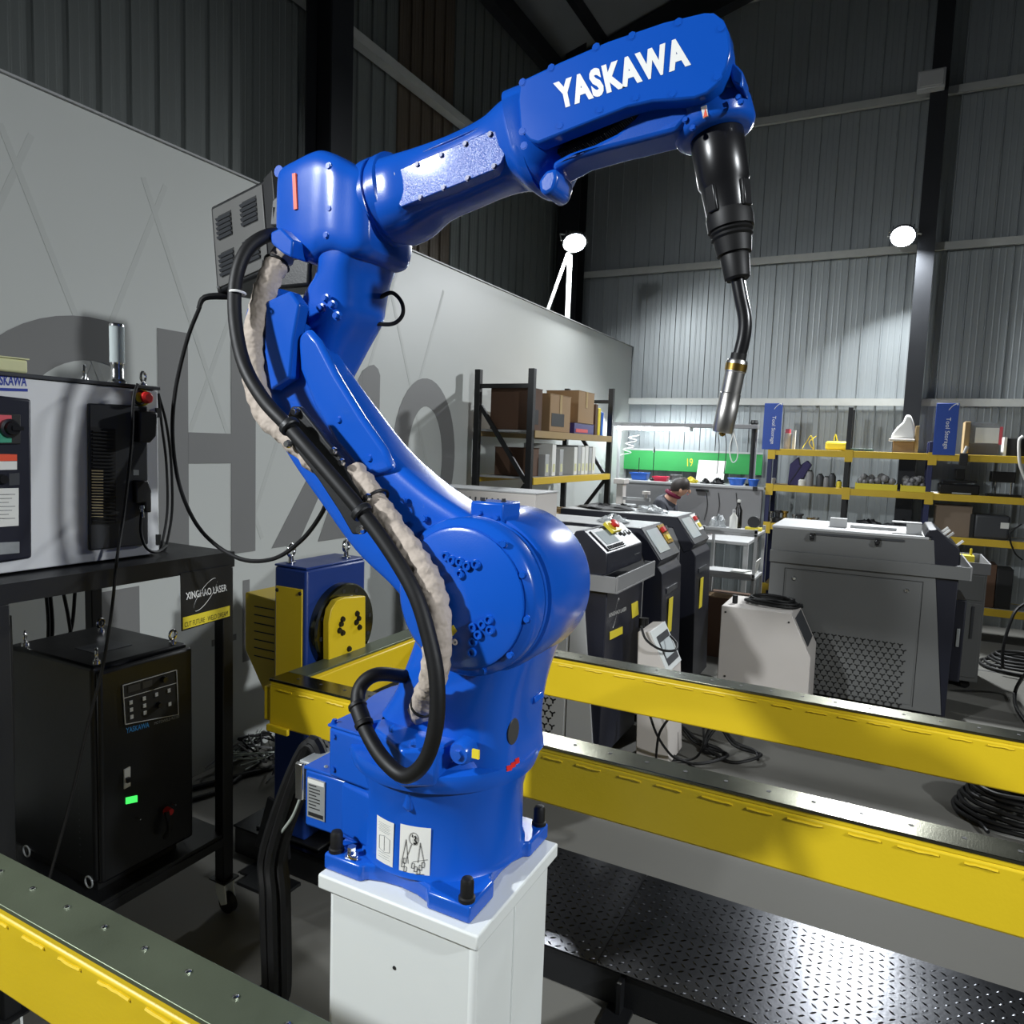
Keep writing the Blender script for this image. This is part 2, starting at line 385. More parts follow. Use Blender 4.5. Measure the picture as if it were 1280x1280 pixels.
# ================================================================== FLOODLIGHTS, POLE, JUNCTION BOX
def flood(loc, aim, label, bracket):
    t = thing('flood_light', label, 'light', loc, None)
    L0 = Vector(loc); d = (Vector(aim)-L0).normalized(); q = d.to_track_quat('Y', 'Z')
    def R(pts): return [L0+q @ Vector(p) for p in pts]
    mb = MB(); mb.lathe(L0-d*.03, L0+d*.02, [(0, .075), (.5, .11), (1, .112)], 28); part(t, 'housing', mb, DGREY, bv=.006)
    mb = MB()
    for k in range(6): mb.prism(R([(-.09+.034*k, -.05, -.075), (-.084+.034*k, -.05, -.075), (-.084+.034*k, -.05, .075), (-.09+.034*k, -.05, .075)]), d*.02)
    part(t, 'heat_sink', mb, DGREY)
    mb = MB().lathe(L0+d*.0205, L0+d*.026, [(0, .10), (.6, .10), (1, .085)], 28); part(t, 'lens', mb, LENS)
    mb = MB().tube(R([(-.12, 0, 0), (-.125, -.08, 0), (.125, -.08, 0), (.12, 0, 0)]), .008, 6, 1); mb.bar(L0-d*.08, bracket, .03, .012)
    part(t, 'mounting_bracket', mb, GALV)
    return t
flood(LAMP_A, (-1.9, 5.2, 1.6), 'bright floodlight on the pole above the white partition', (-2.74, 6.30, 3.36))
flood(LAMP_B, (-.1, 5.0, .9), 'bright floodlight beside the column on the far wall', (.12, 7.74, 3.6))
flood((-3.35, -2.35, 3.75), (-.6, 1.6, .9), 'floodlight high on the left wall behind the camera', (-3.6, -2.35, 3.8))
flood((4.75, .1, 3.76), (-.9, 2.2, .8), 'floodlight high on the right side of the hall', (5.0, .1, 3.8))
t = thing('light_pole', 'thin white pole with a diagonal brace standing on the partition top', 'pole', (-2.74, 6.30, 2.72))
part(t, 'post', MB().box(-2.758, -2.722, 6.282, 6.318, 2.72, 3.40), WHITE, bv=.003)
part(t, 'diagonal_brace', MB().bar((-2.74, 5.86, 2.735), (-2.74, 6.28, 3.36), .02, .02), WHITE)
part(t, 'foot_plate', MB().box(-2.78, -2.70, 6.24, 6.36, 2.72, 2.728), WHITE)
t = thing('junction_box', 'pale square box high up on the far wall column', 'box', (.1, 7.70, 5.02))
p = W(1164, 103, Y=7.72)
part(t, 'enclosure', MB().box(p.x-.11, p.x+.11, 7.64, 7.745, p.z-.08, p.z+.08), LGREY, bv=.008)
part(t, 'lid', MB().box(p.x-.095, p.x+.095, 7.63, 7.64, p.z-.065, p.z+.065), LGREY, bv=.004)
t['org'] = [.1, 7.70, 5.02]

# ================================================================== PEDESTAL
PXc, PYc = -.752, 1.207
t = thing('robot_pedestal', 'white painted square pedestal under the blue robot', 'pedestal', (PXc, PYc, 0))
part(t, 'column_box', MB().box(-.918, -.582, 1.048, 1.366, .012, .668), WHITE, bv=.012)
part(t, 'cap_plate', MB().box(-.934, -.570, 1.034, 1.380, .668, .698), WHITE, bv=.004)
part(t, 'weld_seam', MB().tube([(-.5815, 1.20, .67), (-.5812, 1.20, .3), (-.5815, 1.20, .02)], .0025, 6, 2), WHITE)
part(t, 'weld_bead', MB().tube([(-.92+.01*i, 1.0465, .667-(.002 if i % 2 else 0)) for i in range(34)], .0022, 5, 1), WHITE)
part(t, 'foot_plate', MB().box(-.99, -.51, .98, 1.44, 0, .012), WHITE, bv=.003)
part(t, 'drill_hole', MB().cyl((-.755, 1.0485, .56), (-.755, 1.0470, .56), .004, n=10), INK)

# ================================================================== POSITIONER: floor channel, headstock, yellow frame
t = thing('floor_platform', 'long low black floor base topped with chequer plate', 'platform', (-.2, 2.06, 0))
for b in ((-2.05, 3.6, 1.825, 1.837), (-2.05, 3.6, 2.283, 2.295), (-2.05, -2.04, 1.837, 2.283)): part(t, 'side_channel', MB().box(*b, .004, .108), BLACK)
for x in (-1.9, -1.45, -.55, .3, 1.0, 2.0):
    part(t, 'gusset', MB().box(x, x+.012, 1.79, 1.825, .01, .10), BLACK); part(t, 'anchor_foot', MB().box(x-.03, x+.04, 1.74, 1.825, 0, .01), BLACK)
seams = [-2.05, -1.62, -.62, .98, 3.6]
locs = []
for a, b in zip(seams[:-1], seams[1:]):
    part(t, 'chequer_plate', MB().box(a+.001, b-.001, 1.815, 2.30, .108, .114), CHEQ)
mb = MB()          # raised tear-drop lugs of the chequer plate
px_, k = .026, 0
for i in range(int(4.0/px_)):
    for j in range(int(.48/px_)):
        x = -1.6+i*px_; y = 1.826+j*px_; s = 1 if (i+j) % 2 else -1
        if x > 1.6: continue
        d = Vector((.80, .6*s, 0)).normalized()*.0105; n_ = Vector((-d.y, d.x, 0)).normalized()*.0032; c = Vector((x, y, .1141))
        mb.add([c-d, c-n_, c+d, c+n_, c-d*.45+Vector((0, 0, .0022)), c+d*.45+Vector((0, 0, .0022))], [(0, 1, 4), (1, 5, 4), (1, 2, 5), (2, 3, 5), (3, 4, 5), (3, 0, 4)])
part(t, 'raised_lugs', mb, CHEQ, kind='stuff')
def beamframe(name, label, x0, x1, yn, yf, ends, group=None):
    t = thing(name, label, 'frame', ((x0+x1)/2, (yn+yf)/2, .63), group)
    zb_, zt_ = .632, .768; wd = .082
    for y0 in (yn, yf-wd):
        part(t, 'long_beam', MB().box(x0, x1, y0, y0+wd, zb_, zt_), YEL, bv=.006)
        # a thinner pack plate welded on top of the tube, then a ground steel strip
        part(t, 'pack_strip', MB().box(x0+.004, x1-.004, y0+.003, y0+wd-.003, zt_, zt_+.010), YEL, bv=.001)
        part(t, 'steel_strip', MB().box(x0, x1, y0+.001, y0+wd-.001, zt_+.010, zt_+.018), STEEL if y0 > 1 else DSTEEL, bv=.0012)
        mb = MB(); x = x0+.03
        for side in (0, 1):
            x = x0+.04
            while x < x1-.1:
                ln = random.uniform(.05, .075); yy = y0-.0008 if side == 0 else y0+wd+.0008
                mb.tube([(x+ln*q/6, yy, zt_-.012+random.uniform(-.0012, .0012)) for q in range(7)], .0028, 5, 1); x += ln+random.uniform(.03, .05)
        part(t, 'weld_beads', mb, YEL, kind='stuff')
        xs = [x0+.08+.095*q for q in range(int((x1-x0-.1)/.095))]
        if y0 > 1: pieces(t, 'screw_hole', MB().cyl((0, 0, 0), (0, 0, .0006), .0052, n=10), INK, [(x, y0+wd*.55, zt_+.018) for x in xs if x < 1.4])
        else:
            pieces(t, 'screw_head', MB().lathe((0, 0, 0), (0, 0, .003), [(0, .0045), (.7, .0045), (1, .003)], 8), CHROME, [(x, y0+wd*.6, zt_+.018) for x in xs])
    for e in ends:
        part(t, 'cross_beam', MB().box(e, e+wd, yn+wd+.001, yf-wd-.001, zb_, zt_), YEL, bv=.006)
        part(t, 'steel_strip', MB().box(e, e+wd, yn+wd+.001, yf-wd-.001, zt_+.010, zt_+.018), DSTEEL, bv=.0012)
        part(t, 'pack_strip', MB().box(e+.003, e+wd-.003, yn+wd+.001, yf-wd-.001, zt_, zt_+.010), YEL, bv=.001)
    return t
YN, YF = 1.638, 2.46
t = beamframe('beam_table', 'yellow rectangular beam frame clamped to the blue headstock', -1.69, 2.9, YN, YF, [-1.69, 2.82])
part(t, 'end_plate', MB().box(-1.716, -1.690, YN+.004, YN+.08, .645, .755), YEL, bv=.004)
part(t, 'corner_gusset', MB().box(-1.69, -1.60, YN-.012, YN, .618, .640), YEL, bv=.003)
part(t, 'adapter_plate', MB().prism(PX([(411, 835), (411, 778), (414, 762), (421, 751), (431, 747), (457, 745), (457, 826)], X=-1.668), (-.027, 0, 0)), YEL, bv=.003)
pieces(t, 'socket_screw', bolt(.009, .008, 'x'), PLAST, [(-1.668, y, z) for y, z in [W(a, b, X=-1.668)[1:] for a, b in ((428, 774), (426, 780), (424, 788), (428, 791), (446, 767), (448, 773), (445, 778), (449, 784), (436, 811))]])
t = beamframe('beam_table', 'yellow beam frame nearest the camera at lower left', -3.0, -.35, -.22, .688, [-.43])
# headstock
t = thing('positioner_headstock', 'dark blue positioner headstock with steel faceplate and two eyebolts', 'positioner', (-1.80, 2.0, .114))
part(t, 'housing', MB().box(-1.885, -1.735, 1.85, 2.165, .124, 1.098), DBLUE, bv=.01)
part(t, 'cover_plate', MB().box(-1.885, -1.735, 1.85, 2.165, 1.098, 1.106), DBLUE, bv=.003)
part(t, 'foot_plate', MB().box(-1.96, -1.66, 1.84, 2.2, .114, .124), BLACK, bv=.003)
rc = Vector((-1.735, 2.02, .872))
mb = MB().lathe(rc, rc+Vector((.034, 0, 0)), [(0, .158), (.8, .158), (1, .152)], 48); part(t, 'faceplate', mb, STEEL, smooth=30)
pieces(t, 'socket_hole', MB().cyl((0, 0, 0), (.0012, 0, 0), .0085, n=12), INK, [rc+Vector((.034, .134*math.cos(a), .134*math.sin(a))) for a in [math.pi*2*k/12+.13 for k in range(12)]])
part(t, 'serial_tag', MB().box(-1.7008, -1.6995, 2.00, 2.05, .968, .982), PAPER)
part(t, 'side_panel', MB().box(-1.872, -1.750, 1.844, 1.850, .60, 1.03), YEL, bv=.002)
pieces(t, 'panel_screw', bolt(.006, .004), INK, [(x, 1.844, z) for x in (-1.865, -1.758) for z in (.615, 1.015)])
for x, y in ((-1.845, 1.89), (-1.775, 2.1)):
    mb = MB().torus((x, y, 1.152), (1, .25, 0), .021, .0065, 20, 8); mb.lathe((x, y, 1.106), (x, y, 1.133), [(0, .017), (.25, .017), (.3, .010), (1, .008)], 14)
    part(t, 'eyebolt', mb, CHROME)
mo = part(t, 'motor_cover', MB().prism(PX([(306, 740), (345, 752), (345, 868), (330, 866), (306, 812)], Y=1.90), (0, .22, 0)), YEL, bv=.006)
mb = MB()
a, b = W(318, 757, Y=1.90), W(342, 763, Y=1.90)
for k in range(7): mb.box(a.x, b.x+.004, 1.8985, 1.9005, a.z-.031*k-.004, a.z-.031*k)
og = part(mo, 'louvre_slots', mb, INK, kind='stuff')
part(t, 'hose_bracket', MB().prism([(-1.86, 1.74, .124), (-1.70, 1.74, .124), (-1.72, 1.74, .30), (-1.80, 1.74, .32)], (0, .012, 0)), BLACK, bv=.002)
part(t, 'bracket_foot', MB().box(-1.89, -1.70, 1.69, 1.80, 0.0, .012), BLACK, bv=.002)

# ================================================================== ROBOT
AX, AY = -.772, 1.235                       # base axis
rb = thing('welding_robot', 'glossy blue six-axis welding robot on the white pedestal', 'robot', (AX, AY, .698))
def ring_at(cx, cy, r, z, n=40, a0=0, a1=360): return [Vector((cx+r*math.cos(math.radians(a0+(a1-a0)*i/n)), cy+r*math.sin(math.radians(a0+(a1-a0)*i/n)), z)) for i in range(n+1 if a1-a0 < 360 else n)]
# base plate with four lugs and scalloped sides
x0, x1, y0, y1 = -.935, -.598, 1.052, 1.388
def scal(a, b, inn):    # lug, dip, lug along one side
    a = Vector(a); b = Vector(b); n = Vector(inn); out = [a]
    for f, d in ((.27, 0), (.29, .012), (.38, .022), (.5, .026), (.62, .022), (.71, .012), (.73, 0)): out.append(a+(b-a)*f+n*d)
    return out
pl = scal((x0, y0, .698), (x1, y0, .698), (0, 1, 0))+scal((x1, y0, .698), (x1, y1, .698), (-1, 0, 0))+scal((x1, y1, .698), (x0, y1, .698), (0, -1, 0))+scal((x0, y1, .698), (x0, y0, .698), (1, 0, 0))
part(rb, 'base_flange', MB().prism(pl, (0, 0, .034)), BLUE, bv=.005)
mb = MB().lathe((AX, AY, .732), (AX, AY, .905), [(0, .172), (.06, .166), (.7, .164), (.85, .170), (1, .176)], 56); bb = part(rb, 'base_body', mb, BLUE, smooth=40)
part(rb, 'base_shoulder', MB().prism([(-.95, 1.115, .735), (-.80, 1.085, .735), (-.80, 1.36, .735), (-.95, 1.35, .735)], (0, 0, .118)), BLUE, bv=.01)
cb = part(rb, 'connector_box', MB().box(-1.045, -.90, 1.115, 1.36, .728, .853), BLUE, bv=.006)
part(rb, 'box_lid', MB().box(-1.047, -.885, 1.113, 1.362, .853, .860), BLUE, bv=.002)
rp = part(rb, 'rating_plate', MB().box(-1.036, -.988, 1.1125, 1.1148, .752, .838), LBLG)
mb = MB()
for k in range(8): mb.box(-1.031, -1.031+(.030 if k % 3 else .020), 1.1117, 1.1124, .822-.007*k, .824-.007*k)
mb.box(-1.032, -.992, 1.1117, 1.1124, .756, .764); part(rp, 'plate_print', mb, INK)
part(rp, 'plate_header', MB().box(-1.034, -.99, 1.1118, 1.1124, .827, .836), PAPER)
for (x, y) in ((-.918, 1.070), (-.614, 1.068), (-.614, 1.372), (-.918, 1.372)):
    part(rb, 'bolt_cap', MB().lathe((x, y, .732), (x, y, .775), [(0, .0155), (.15, .0155), (.2, .0125), (.8, .0125), (.95, .010), (1, .006)], 16), RUBBER)
mb = MB().lathe((-.880, 1.071, .732), (-.880, 1.071, .752), [(0, .014), (.2, .014), (.22, .009), (1, .009)], 6).tube([(-.882, 1.066, .742), (-.872, 1.058, .738), (-.862, 1.064, .736)], .004, 6, 3)
part(rb, 'earth_bolt', mb, CHROME)
def cylpatch(name, c, m, rad, lift, nu=8):     # c: four pixel corners tl,tr,br,bl lying on the base cylinder
    P = [Wcyl(x, y, AX, AY, rad) for x, y in c]
    an = [math.atan2(p.y-AY, p.x-AX) for p in P]; an = [a if a < 0 else a for a in an]
    mb = MB(); v = []
    for i in range(nu+1):
        t_ = i/nu
        for (a, b) in ((0, 1), (3, 2)):
            al = an[a]+(an[b]-an[a])*t_; z = P[a].z+(P[b].z-P[a].z)*t_
            v.append((AX+(rad+lift)*math.cos(al), AY+(rad+lift)*math.sin(al), z))
    f = [(2*i, 2*i+2, 2*i+3, 2*i+1) for i in range(nu)]
    mb.add(v, f); return mb, an, P
mb, an, P = cylpatch('l', [(472, 1018), (493, 1029), (491, 1088), (471, 1077)], PAPER, .1655, .0012)
l1 = part(rb, 'instruction_label', mb, PAPER, label='narrow white label')
mb2 = MB()
def onlab(an, P, u, v):       # u,v in 0..1 on a curved label
    al = an[0]+(an[1]-an[0])*u; zt_ = P[0].z+(P[1].z-P[0].z)*u; zb_ = P[3].z+(P[2].z-P[3].z)*u
    r_ = .1655+.0019; return Vector((AX+r_*math.cos(al), AY+r_*math.sin(al), zb_+(zt_-zb_)*v))
def stroke(mb, an, P, pts, wd=.0006):
    for (a, b) in zip(pts[:-1], pts[1:]): mb.bar(onlab(an, P, *a), onlab(an, P, *b), wd, wd)
for k in range(9):
    y_ = .9-.035*k if k < 6 else .28-.05*(k-6)
    stroke(mb2, an, P, [(.15+.05*(k % 2), y_), (.5+.04*(k % 3), y_), (.82-.06*(k % 2), y_)])
stroke(mb2, an, P, [(.2, .35), (.2, .62), (.5, .66), (.8, .62), (.8, .35), (.5, .31), (.2, .35)]); stroke(mb2, an, P, [(.5, .34), (.5, .64)])
part(l1, 'label_print', mb2, M('faint_print', (150, 152, 152), .6, 0, 0))
mb, an, P = cylpatch('l', [(501, 1029), (539, 1035), (537, 1098), (499, 1091)], PAPER, .1655, .0012)
l2 = part(rb, 'lifting_label', mb, PAPER, label='white label with a hook drawing')
mb2 = MB()
stroke(mb2, an, P, [(.47+.15*math.cos(a/16*2*math.pi), .76+.12*math.sin(a/16*2*math.pi)) for a in range(17)])
stroke(mb2, an, P, [(.22, .72), (.08, .25)]); stroke(mb2, an, P, [(.22, .72), (.30, .25)]); stroke(mb2, an, P, [(.68, .70), (.62, .3)]); stroke(mb2, an, P, [(.68, .70), (.82, .3)]); stroke(mb2, an, P, [(.40, .64), (.24, .34)])
for (u, v) in ((.12, .2), (.2, .12), (.18, .28), (.46, .22), (.55, .16), (.7, .2), (.78, .26), (.64, .12)):
    stroke(mb2, an, P, [(u-.05, v-.05), (u+.04, v-.04), (u+.05, v+.05), (u-.03, v+.06), (u-.05, v-.05)])
stroke(mb2, an, P, [(.45, .30), (.92, .38)]); stroke(mb2, an, P, [(.55, .06), (.82, .08)])
part(l2, 'line_drawing', mb2, M('grey_print', (70, 70, 72), .6, 0, 0))
mb2 = MB(); stroke(mb2, an, P, [(.50, .82), (.54, .78), (.50, .74), (.56, .70), (.53, .66), (.47, .68)], .0024); stroke(mb2, an, P, [(.42, .84), (.42, .79)], .0012)
part(l2, 'hook_drawing', mb2, INK)
# swivel: flange, rear cover, turret
mb = MB().lathe((AX, AY, .905), (AX, AY, .962), [(0, .176), (.12, .190), (.5, .197), (.72, .194), (.80, .182), (.82, .176), (1, .172)], 64); part(rb, 'swivel_flange', mb, BLUE, smooth=40)
a = W(411, 908, Y=1.10)
mc = part(rb, 'swivel_motor_cover', MB().prism([(a.x, 1.10, .862), (-.80, 1.085, .862), (-.74, 1.06, .862), (-.70, 1.20, .862), (-.80, 1.37, .862), (a.x+.10, 1.40, .862), (a.x, 1.33, .862)], (0, 0, a.z-.862)), BLUE, bv=.007)
part(rb, 'cover_lid', MB().prism([(a.x-.002, 1.098, a.z), (-.80, 1.088, a.z), (-.72, 1.2, a.z), (-.80, 1.37, a.z), (a.x+.10, 1.402, a.z), (a.x-.002, 1.332, a.z)], (0, 0, .006)), BLUE, bv=.002)
pieces(rb, 'hex_screw', bolt(.0055, .006), BLUE, [(a.x+.016, 1.100, a.z-.016), (a.x+.016, 1.100, a.z-.085), (a.x+.15, 1.094, a.z-.03)])
pieces(rb, 'hex_screw', bolt(.0055, .007, 'z'), BLUE, [(a.x+.006+.035*k, 1.11+.06*k, a.z+.006) for k in range(4)])
mb = MB(); R1 = []
for z, ro, ri in ((.94, .235, .15), (1.0, .23, .15)): pass
arc = ring_at(AX+.02, AY+.02, .205, .955, 22, 95, 235); arc2 = ring_at(AX+.02, AY+.02, .10, .955, 22, 95, 235)
part(rb, 'swivel_rear_guard', MB().prism(arc+arc2[::-1], (0, 0, .045)), BLUE, bv=.004)
mb = MB().loft([(462, 952, 664, 948, .135), (478, 915, 661, 915, .132), (500, 880, 664, 880, .13), (522, 845, 672, 845, .128), (540, 800, 688, 800, .125), (552, 760, 696, 760, .12), (572, 715, 690, 715, .115)], AY+.01, .13, 3.6, 36, 4)
part(rb, 'turret', mb, BLUE, smooth=50)
zc = 1.000
jb = part(rb, 'cable_entry_box', MB().prism([(-.835, 1.075, zc), (-.735, 1.025, zc), (-.680, 1.06, zc), (-.66, 1.20, zc), (-.85, 1.28, zc), (-.88, 1.16, zc)], (0, 0, -.072)), BLUE, bv=.007)
for (x, y) in ((492, 911), (519, 929)):
    q = W(x, y, Y=1.052 if x < 500 else 1.036); part(jb, 'hex_screw', MB().lathe(q, q+Vector((-.006, -.006, 0)), [(0, .008), (.4, .008), (.41, .0065), (1, .006)], 8), BLUE)
q = W(524, 900, Z=zc); part(rb, 'cable_gland', MB().lathe(q, q+Vector((0, 0, .022)), [(0, .019), (.3, .019), (.32, .016), (1, .016)], 18), RUBBER)
part(rb, 'step_lug', MB().prism(PX([(583, 908), (603, 913), (625, 906), (617, 900)], Z=.985), (0, 0, -.012)), BLUE, bv=.003)
part(rb, 'step_lug', MB().prism(PX([(658, 884), (670, 879), (668, 871), (655, 873)], Y=1.25), (0, .04, 0)), BLUE, bv=.002)
q = W(573, 943, Y=1.075); part(rb, 'drain_plug', MB().lathe(q+Vector((0, .03, 0)), q, [(0, .024), (.8, .022), (1, .018)], 20), BLUE)
part(rb, 'plug_bolt', MB().lathe(q, q+Vector((0, -.006, 0)), [(0, .009), (1, .009)], 6), BLUE)
q = W(594, 943, Y=1.062); part(rb, 'caution_label', MB().box(q.x-.007, q.x+.007, q.y, q.y+.004, q.z-.008, q.z+.008), YLAB)
def onturret(px, py, d=.0): return W(px, py, Y=AY-.09+d)
tur = [o for o in rb.children if o.name == 'turret'][0]
q, nn = hit(tur, 641, 914)
if q:
    s_ = Vector((0, 0, 1)).cross(nn).normalized(); u_ = nn.cross(s_)
    part(rb, 'inspection_window', MB().prism([q+s_*.017*math.cos(a/20*2*math.pi)+u_*.026*math.sin(a/20*2*math.pi)-nn*.004 for a in range(20)], nn*.0065), DGREY, bv=.001)
for k, (x, y) in enumerate(((636, 960), (641, 956), (646, 951))):
    q, nn = hit(tur, x, y)
    if q:
        s_ = Vector((0, 0, 1)).cross(nn).normalized(); u_ = nn.cross(s_)
        part(rb, 'red_label', MB().prism([q-s_*.006-u_*.005-nn*.002, q+s_*.006-u_*.005-nn*.002, q+s_*.006+u_*.005-nn*.002, q-s_*.006+u_*.005-nn*.002], nn*.0036), REDL)
# lower arm -----------------------------------------------------------------
YA = 1.155                                   # mid plane of the lower arm
st = [(668, 700, 588, 792, .058), (640, 664, 545, 770, .06), (600, 640, 505, 727, .06), (548, 606, 462, 686, .058), (500, 563, 420, 630, .055), (457, 508, 375, 566, .052), (424, 462, 342, 500, .050), (395, 418, 325, 446, .048), (372, 380, 324, 398, .045), (362, 364, 332, 372, .03)]
mb = MB().loft(st, YA, .055, 6.5, 48, 5); la = part(rb, 'lower_arm', mb, BLUE, smooth=50)
YF_ = YA-.062
part(la, 'raised_rib', MB().prism(PX([(371, 420), (384, 409), (398, 425), (420, 468), (452, 520), (480, 560), (492, 586), (480, 592), (462, 596), (448, 590), (420, 556), (392, 508), (374, 462)], Y=YF_-.004), (0, .02, 0)), BLUE, bv=.012, seg=3)
part(la, 'upper_flap', MB().prism(PX([(331, 377), (362, 363), (374, 380), (366, 425), (362, 472), (338, 488), (330, 440)], Y=YF_-.016), (0, .03, 0)), BLUE, bv=.005)
pieces(la, 'hex_screw', bolt(.006, .005), BLUE, [tuple(W(x, y, Y=YF_-.003)) for x, y in ((424, 525), (462, 573), (505, 625), (530, 648))])
# shoulder: housing and front disc
hc = W(576, 748, Y=1.065)
hx, hz = hc.x, hc.z
rad = (W(588, 848, Y=1.065)-hc).length*1.0
mb = MB().lathe((hx, 1.065, hz), (hx, 1.34, hz), [(0, rad*.90), (.03, rad*.97), (.05, rad), (.16, rad), (.17, rad*.95), (.22, rad*.95), (.23, rad*1.03), (.27, rad*1.06), (.85, rad*1.06), (1, rad*.95)], 64); part(rb, 'shoulder_housing', mb, BLUE, smooth=38)
fd = part(rb, 'shoulder_disc', MB().lathe((hx, 1.066, hz), (hx, 1.057, hz), [(0, rad*.88), (.7, rad*.88), (1, rad*.84)], 56), BLUE)
pieces(fd, 'socket_screw', MB().lathe((0, 0, 0), (0, -.007, 0), [(0, .0085), (.55, .0085), (1, .0078), (1, .0045), (.5, .004)], 14), BLUE,
       [tuple(W(x, y, Y=1.058)) for x, y in ((558, 695), (566, 700), (576, 702), (585, 707), (596, 705), (576, 717), (592, 784), (604, 780), (599, 793), (592, 802), (591, 815), (612, 774), (614, 787))])
pieces(fd, 'rim_screw', bolt(.006, .005), BLUE, [(hx+rad*.93*math.cos(a), 1.066, hz+rad*.93*math.sin(a)) for a in [math.radians(k) for k in (52, 25, -8, -40, -68)]])
part(rb, 'groove_ring', MB().torus((hx, 1.12, hz), (0, 1, 0), rad*.965, .006, 56, 8), BLUE)
q = W(566, 788, Y=1.0565); part(fd, 'caution_label', MB().prism([q+Vector((0, 0, .010)), q+Vector((.009, 0, 0)), q+Vector((0, 0, -.010)), q+Vector((-.009, 0, 0))], (0, .002, 0)), YLAB)
q = W(570, 802, Y=1.0565); part(fd, 'grease_nipple', MB().lathe(q, q+Vector((0, -.010, 0)), [(0, .006), (.4, .006), (.5, .003), (.8, .004), (1, .002)], 10), CHROME)
q = W(543, 695, Y=1.082); part(rb, 'red_label', MB().prism(PX([(541, 706), (537, 690), (545, 685), (548, 698)], Y=1.084), (0, .002, 0)), REDL)
q0 = W(588, 626, Y=1.12); q1 = W(628, 656, Y=1.12)
sb = part(rb, 'stop_block', MB().box(q0.x, q1.x, 1.12, 1.19, q1.z-.02, q0.z), BLUE, bv=.004)
pieces(sb, 'lug_screw', bolt(.005, .005), BLUE, [(q0.x+.02, 1.12, q0.z-.02), (q1.x-.012, 1.12, q1.z+.012)])
pieces(sb, 'top_screw', bolt(.004, .006, 'z'), INK, [(q0.x+.015, 1.14, q0.z), (q1.x-.015, 1.15, q0.z)])
# elbow ---------------------------------------------------------------------
YE = 1.225
mb = MB().loft([(400, 306, 478, 286, .085), (406, 332, 468, 316, .085), (404, 352, 458, 342, .083), (388, 372, 454, 374, .08), (386, 398, 450, 396, .078), (394, 428, 432, 430, .07), (402, 452, 414, 474, .05)], YE, .085, 3.2, 40, 5, my=YE-.03); part(rb, 'elbow_casting', mb, BLUE, smooth=55)
YH = YE-.095
mb = MB().loft([(346, 216, 343, 296, .070), (352, 206, 350, 306, .090), (372, 196, 370, 322, .098), (396, 185, 390, 330, .100), (410, 187, 404, 322, .100), (424, 194, 420, 318, .100), (438, 202, 434, 322, .094), (452, 209, 449, 318, .086), (460, 214, 458, 308, .070)], YE, .10, 6, 56, 5, my=YH+.015); hd = part(rb, 'elbow_housing', mb, BLUE, smooth=55)
for (x, y) in ((404, 372), (412, 380), (398, 384), (418, 394)):
    q = W(x, y, Y=YE-.098); part(rb, 'casting_bolt', MB().lathe(q+Vector((0, .012, 0)), q, [(0, .010), (.5, .009), (.55, .006), (1, .006)], 8), BLUE)
part(hd, 'warning_label', MB().prism(PX([(365, 217), (369, 216), (371, 261), (367, 262)], Y=YH-.0075), (0, .014, 0)), ORANGE)
pieces(hd, 'hex_screw', bolt(.006, .004), BLUE, [tuple(W(x, y, Y=YH-.003)) for x, y in ((411, 208), (412, 261), (408, 294))])
mb = MB().lathe(W(348, 214, Y=YH+.02), W(348, 214, Y=YH+.02)+Vector((0, .05, 0)), [(0, .012), (1, .012)], 14); part(rb, 'end_boss', mb, BLUE)
part(rb, 'cable_flange', MB().prism(PX([(338, 290), (350, 284), (366, 300), (364, 322), (352, 316), (338, 304)], Y=YH-.03), (0, .05, 0)), BLUE, bv=.004)
part(rb, 'motor_bracket', MB().prism(PX([(340, 250), (352, 240), (352, 282), (337, 282)], Y=1.32), (0, .10, 0)), DGREY, bv=.004)
mb = MB().box(*(lambda a, b: (a.x, b.x, 1.25, 1.33, b.z, a.z))(W(356, 330, Y=1.29), W(402, 362, Y=1.29))); part(rb, 'wrist_motor', mb, BLACK, bv=.008)
# forearm -------------------------------------------------------------------
fa0, fa1 = W(472, 258, Y=YE), W(645, 190, Y=YE); fd_ = (fa1-fa0).normalized()
mb = MB().lathe(fa0, fa0+fd_*.062, [(0, .082), (.1, .088), (.45, .088), (.5, .083), (.6, .083), (.64, .088), (.92, .088), (1, .082)], 48); part(rb, 'roll_flange', mb, BLUE, smooth=40)
mb = MB().loft([(493, 205, 503, 303, .082), (510, 200, 522, 294, .08), (535, 190, 552, 272, .066), (575, 174, 590, 256, .06), (615, 154, 628, 240, .062), (638, 138, 655, 234, .074), (652, 130, 672, 244, .082), (662, 128, 684, 246, .080)], YE, .07, 3.0, 36, 4); fo = part(rb, 'forearm', mb, BLUE, smooth=50)
YP = YE-.072
sp = part(fo, 'side_plate', MB().prism(PX([(485, 231), (490, 218), (500, 211), (610, 164), (622, 163), (631, 176), (632, 192), (626, 205), (616, 213), (501, 259), (487, 243)], Y=YP), (0, .03, 0)), BLUEP, bv=.002)
pieces(sp, 'cap_screw', bolt(.0045, .004), DBLUE, [tuple(W(x, y, Y=YP)) for x, y in ((522, 206), (552, 194), (582, 180), (613, 168), (493, 219), (526, 247), (555, 235), (585, 223), (618, 208))])
tp = W(500, 206, Y=YP+.012); tq = W(606, 160, Y=YP+.012)
upv = Vector((-fd_.z, 0, fd_.x))
part(fo, 'top_bevel_plate', MB().prism([tp+upv*.006, tq+upv*.006, tq+upv*.034+Vector((0, .05, 0)), tp+upv*.034+Vector((0, .05, 0))], (upv*-.02+Vector((0, .02, 0)))), BLUEP, bv=.001)
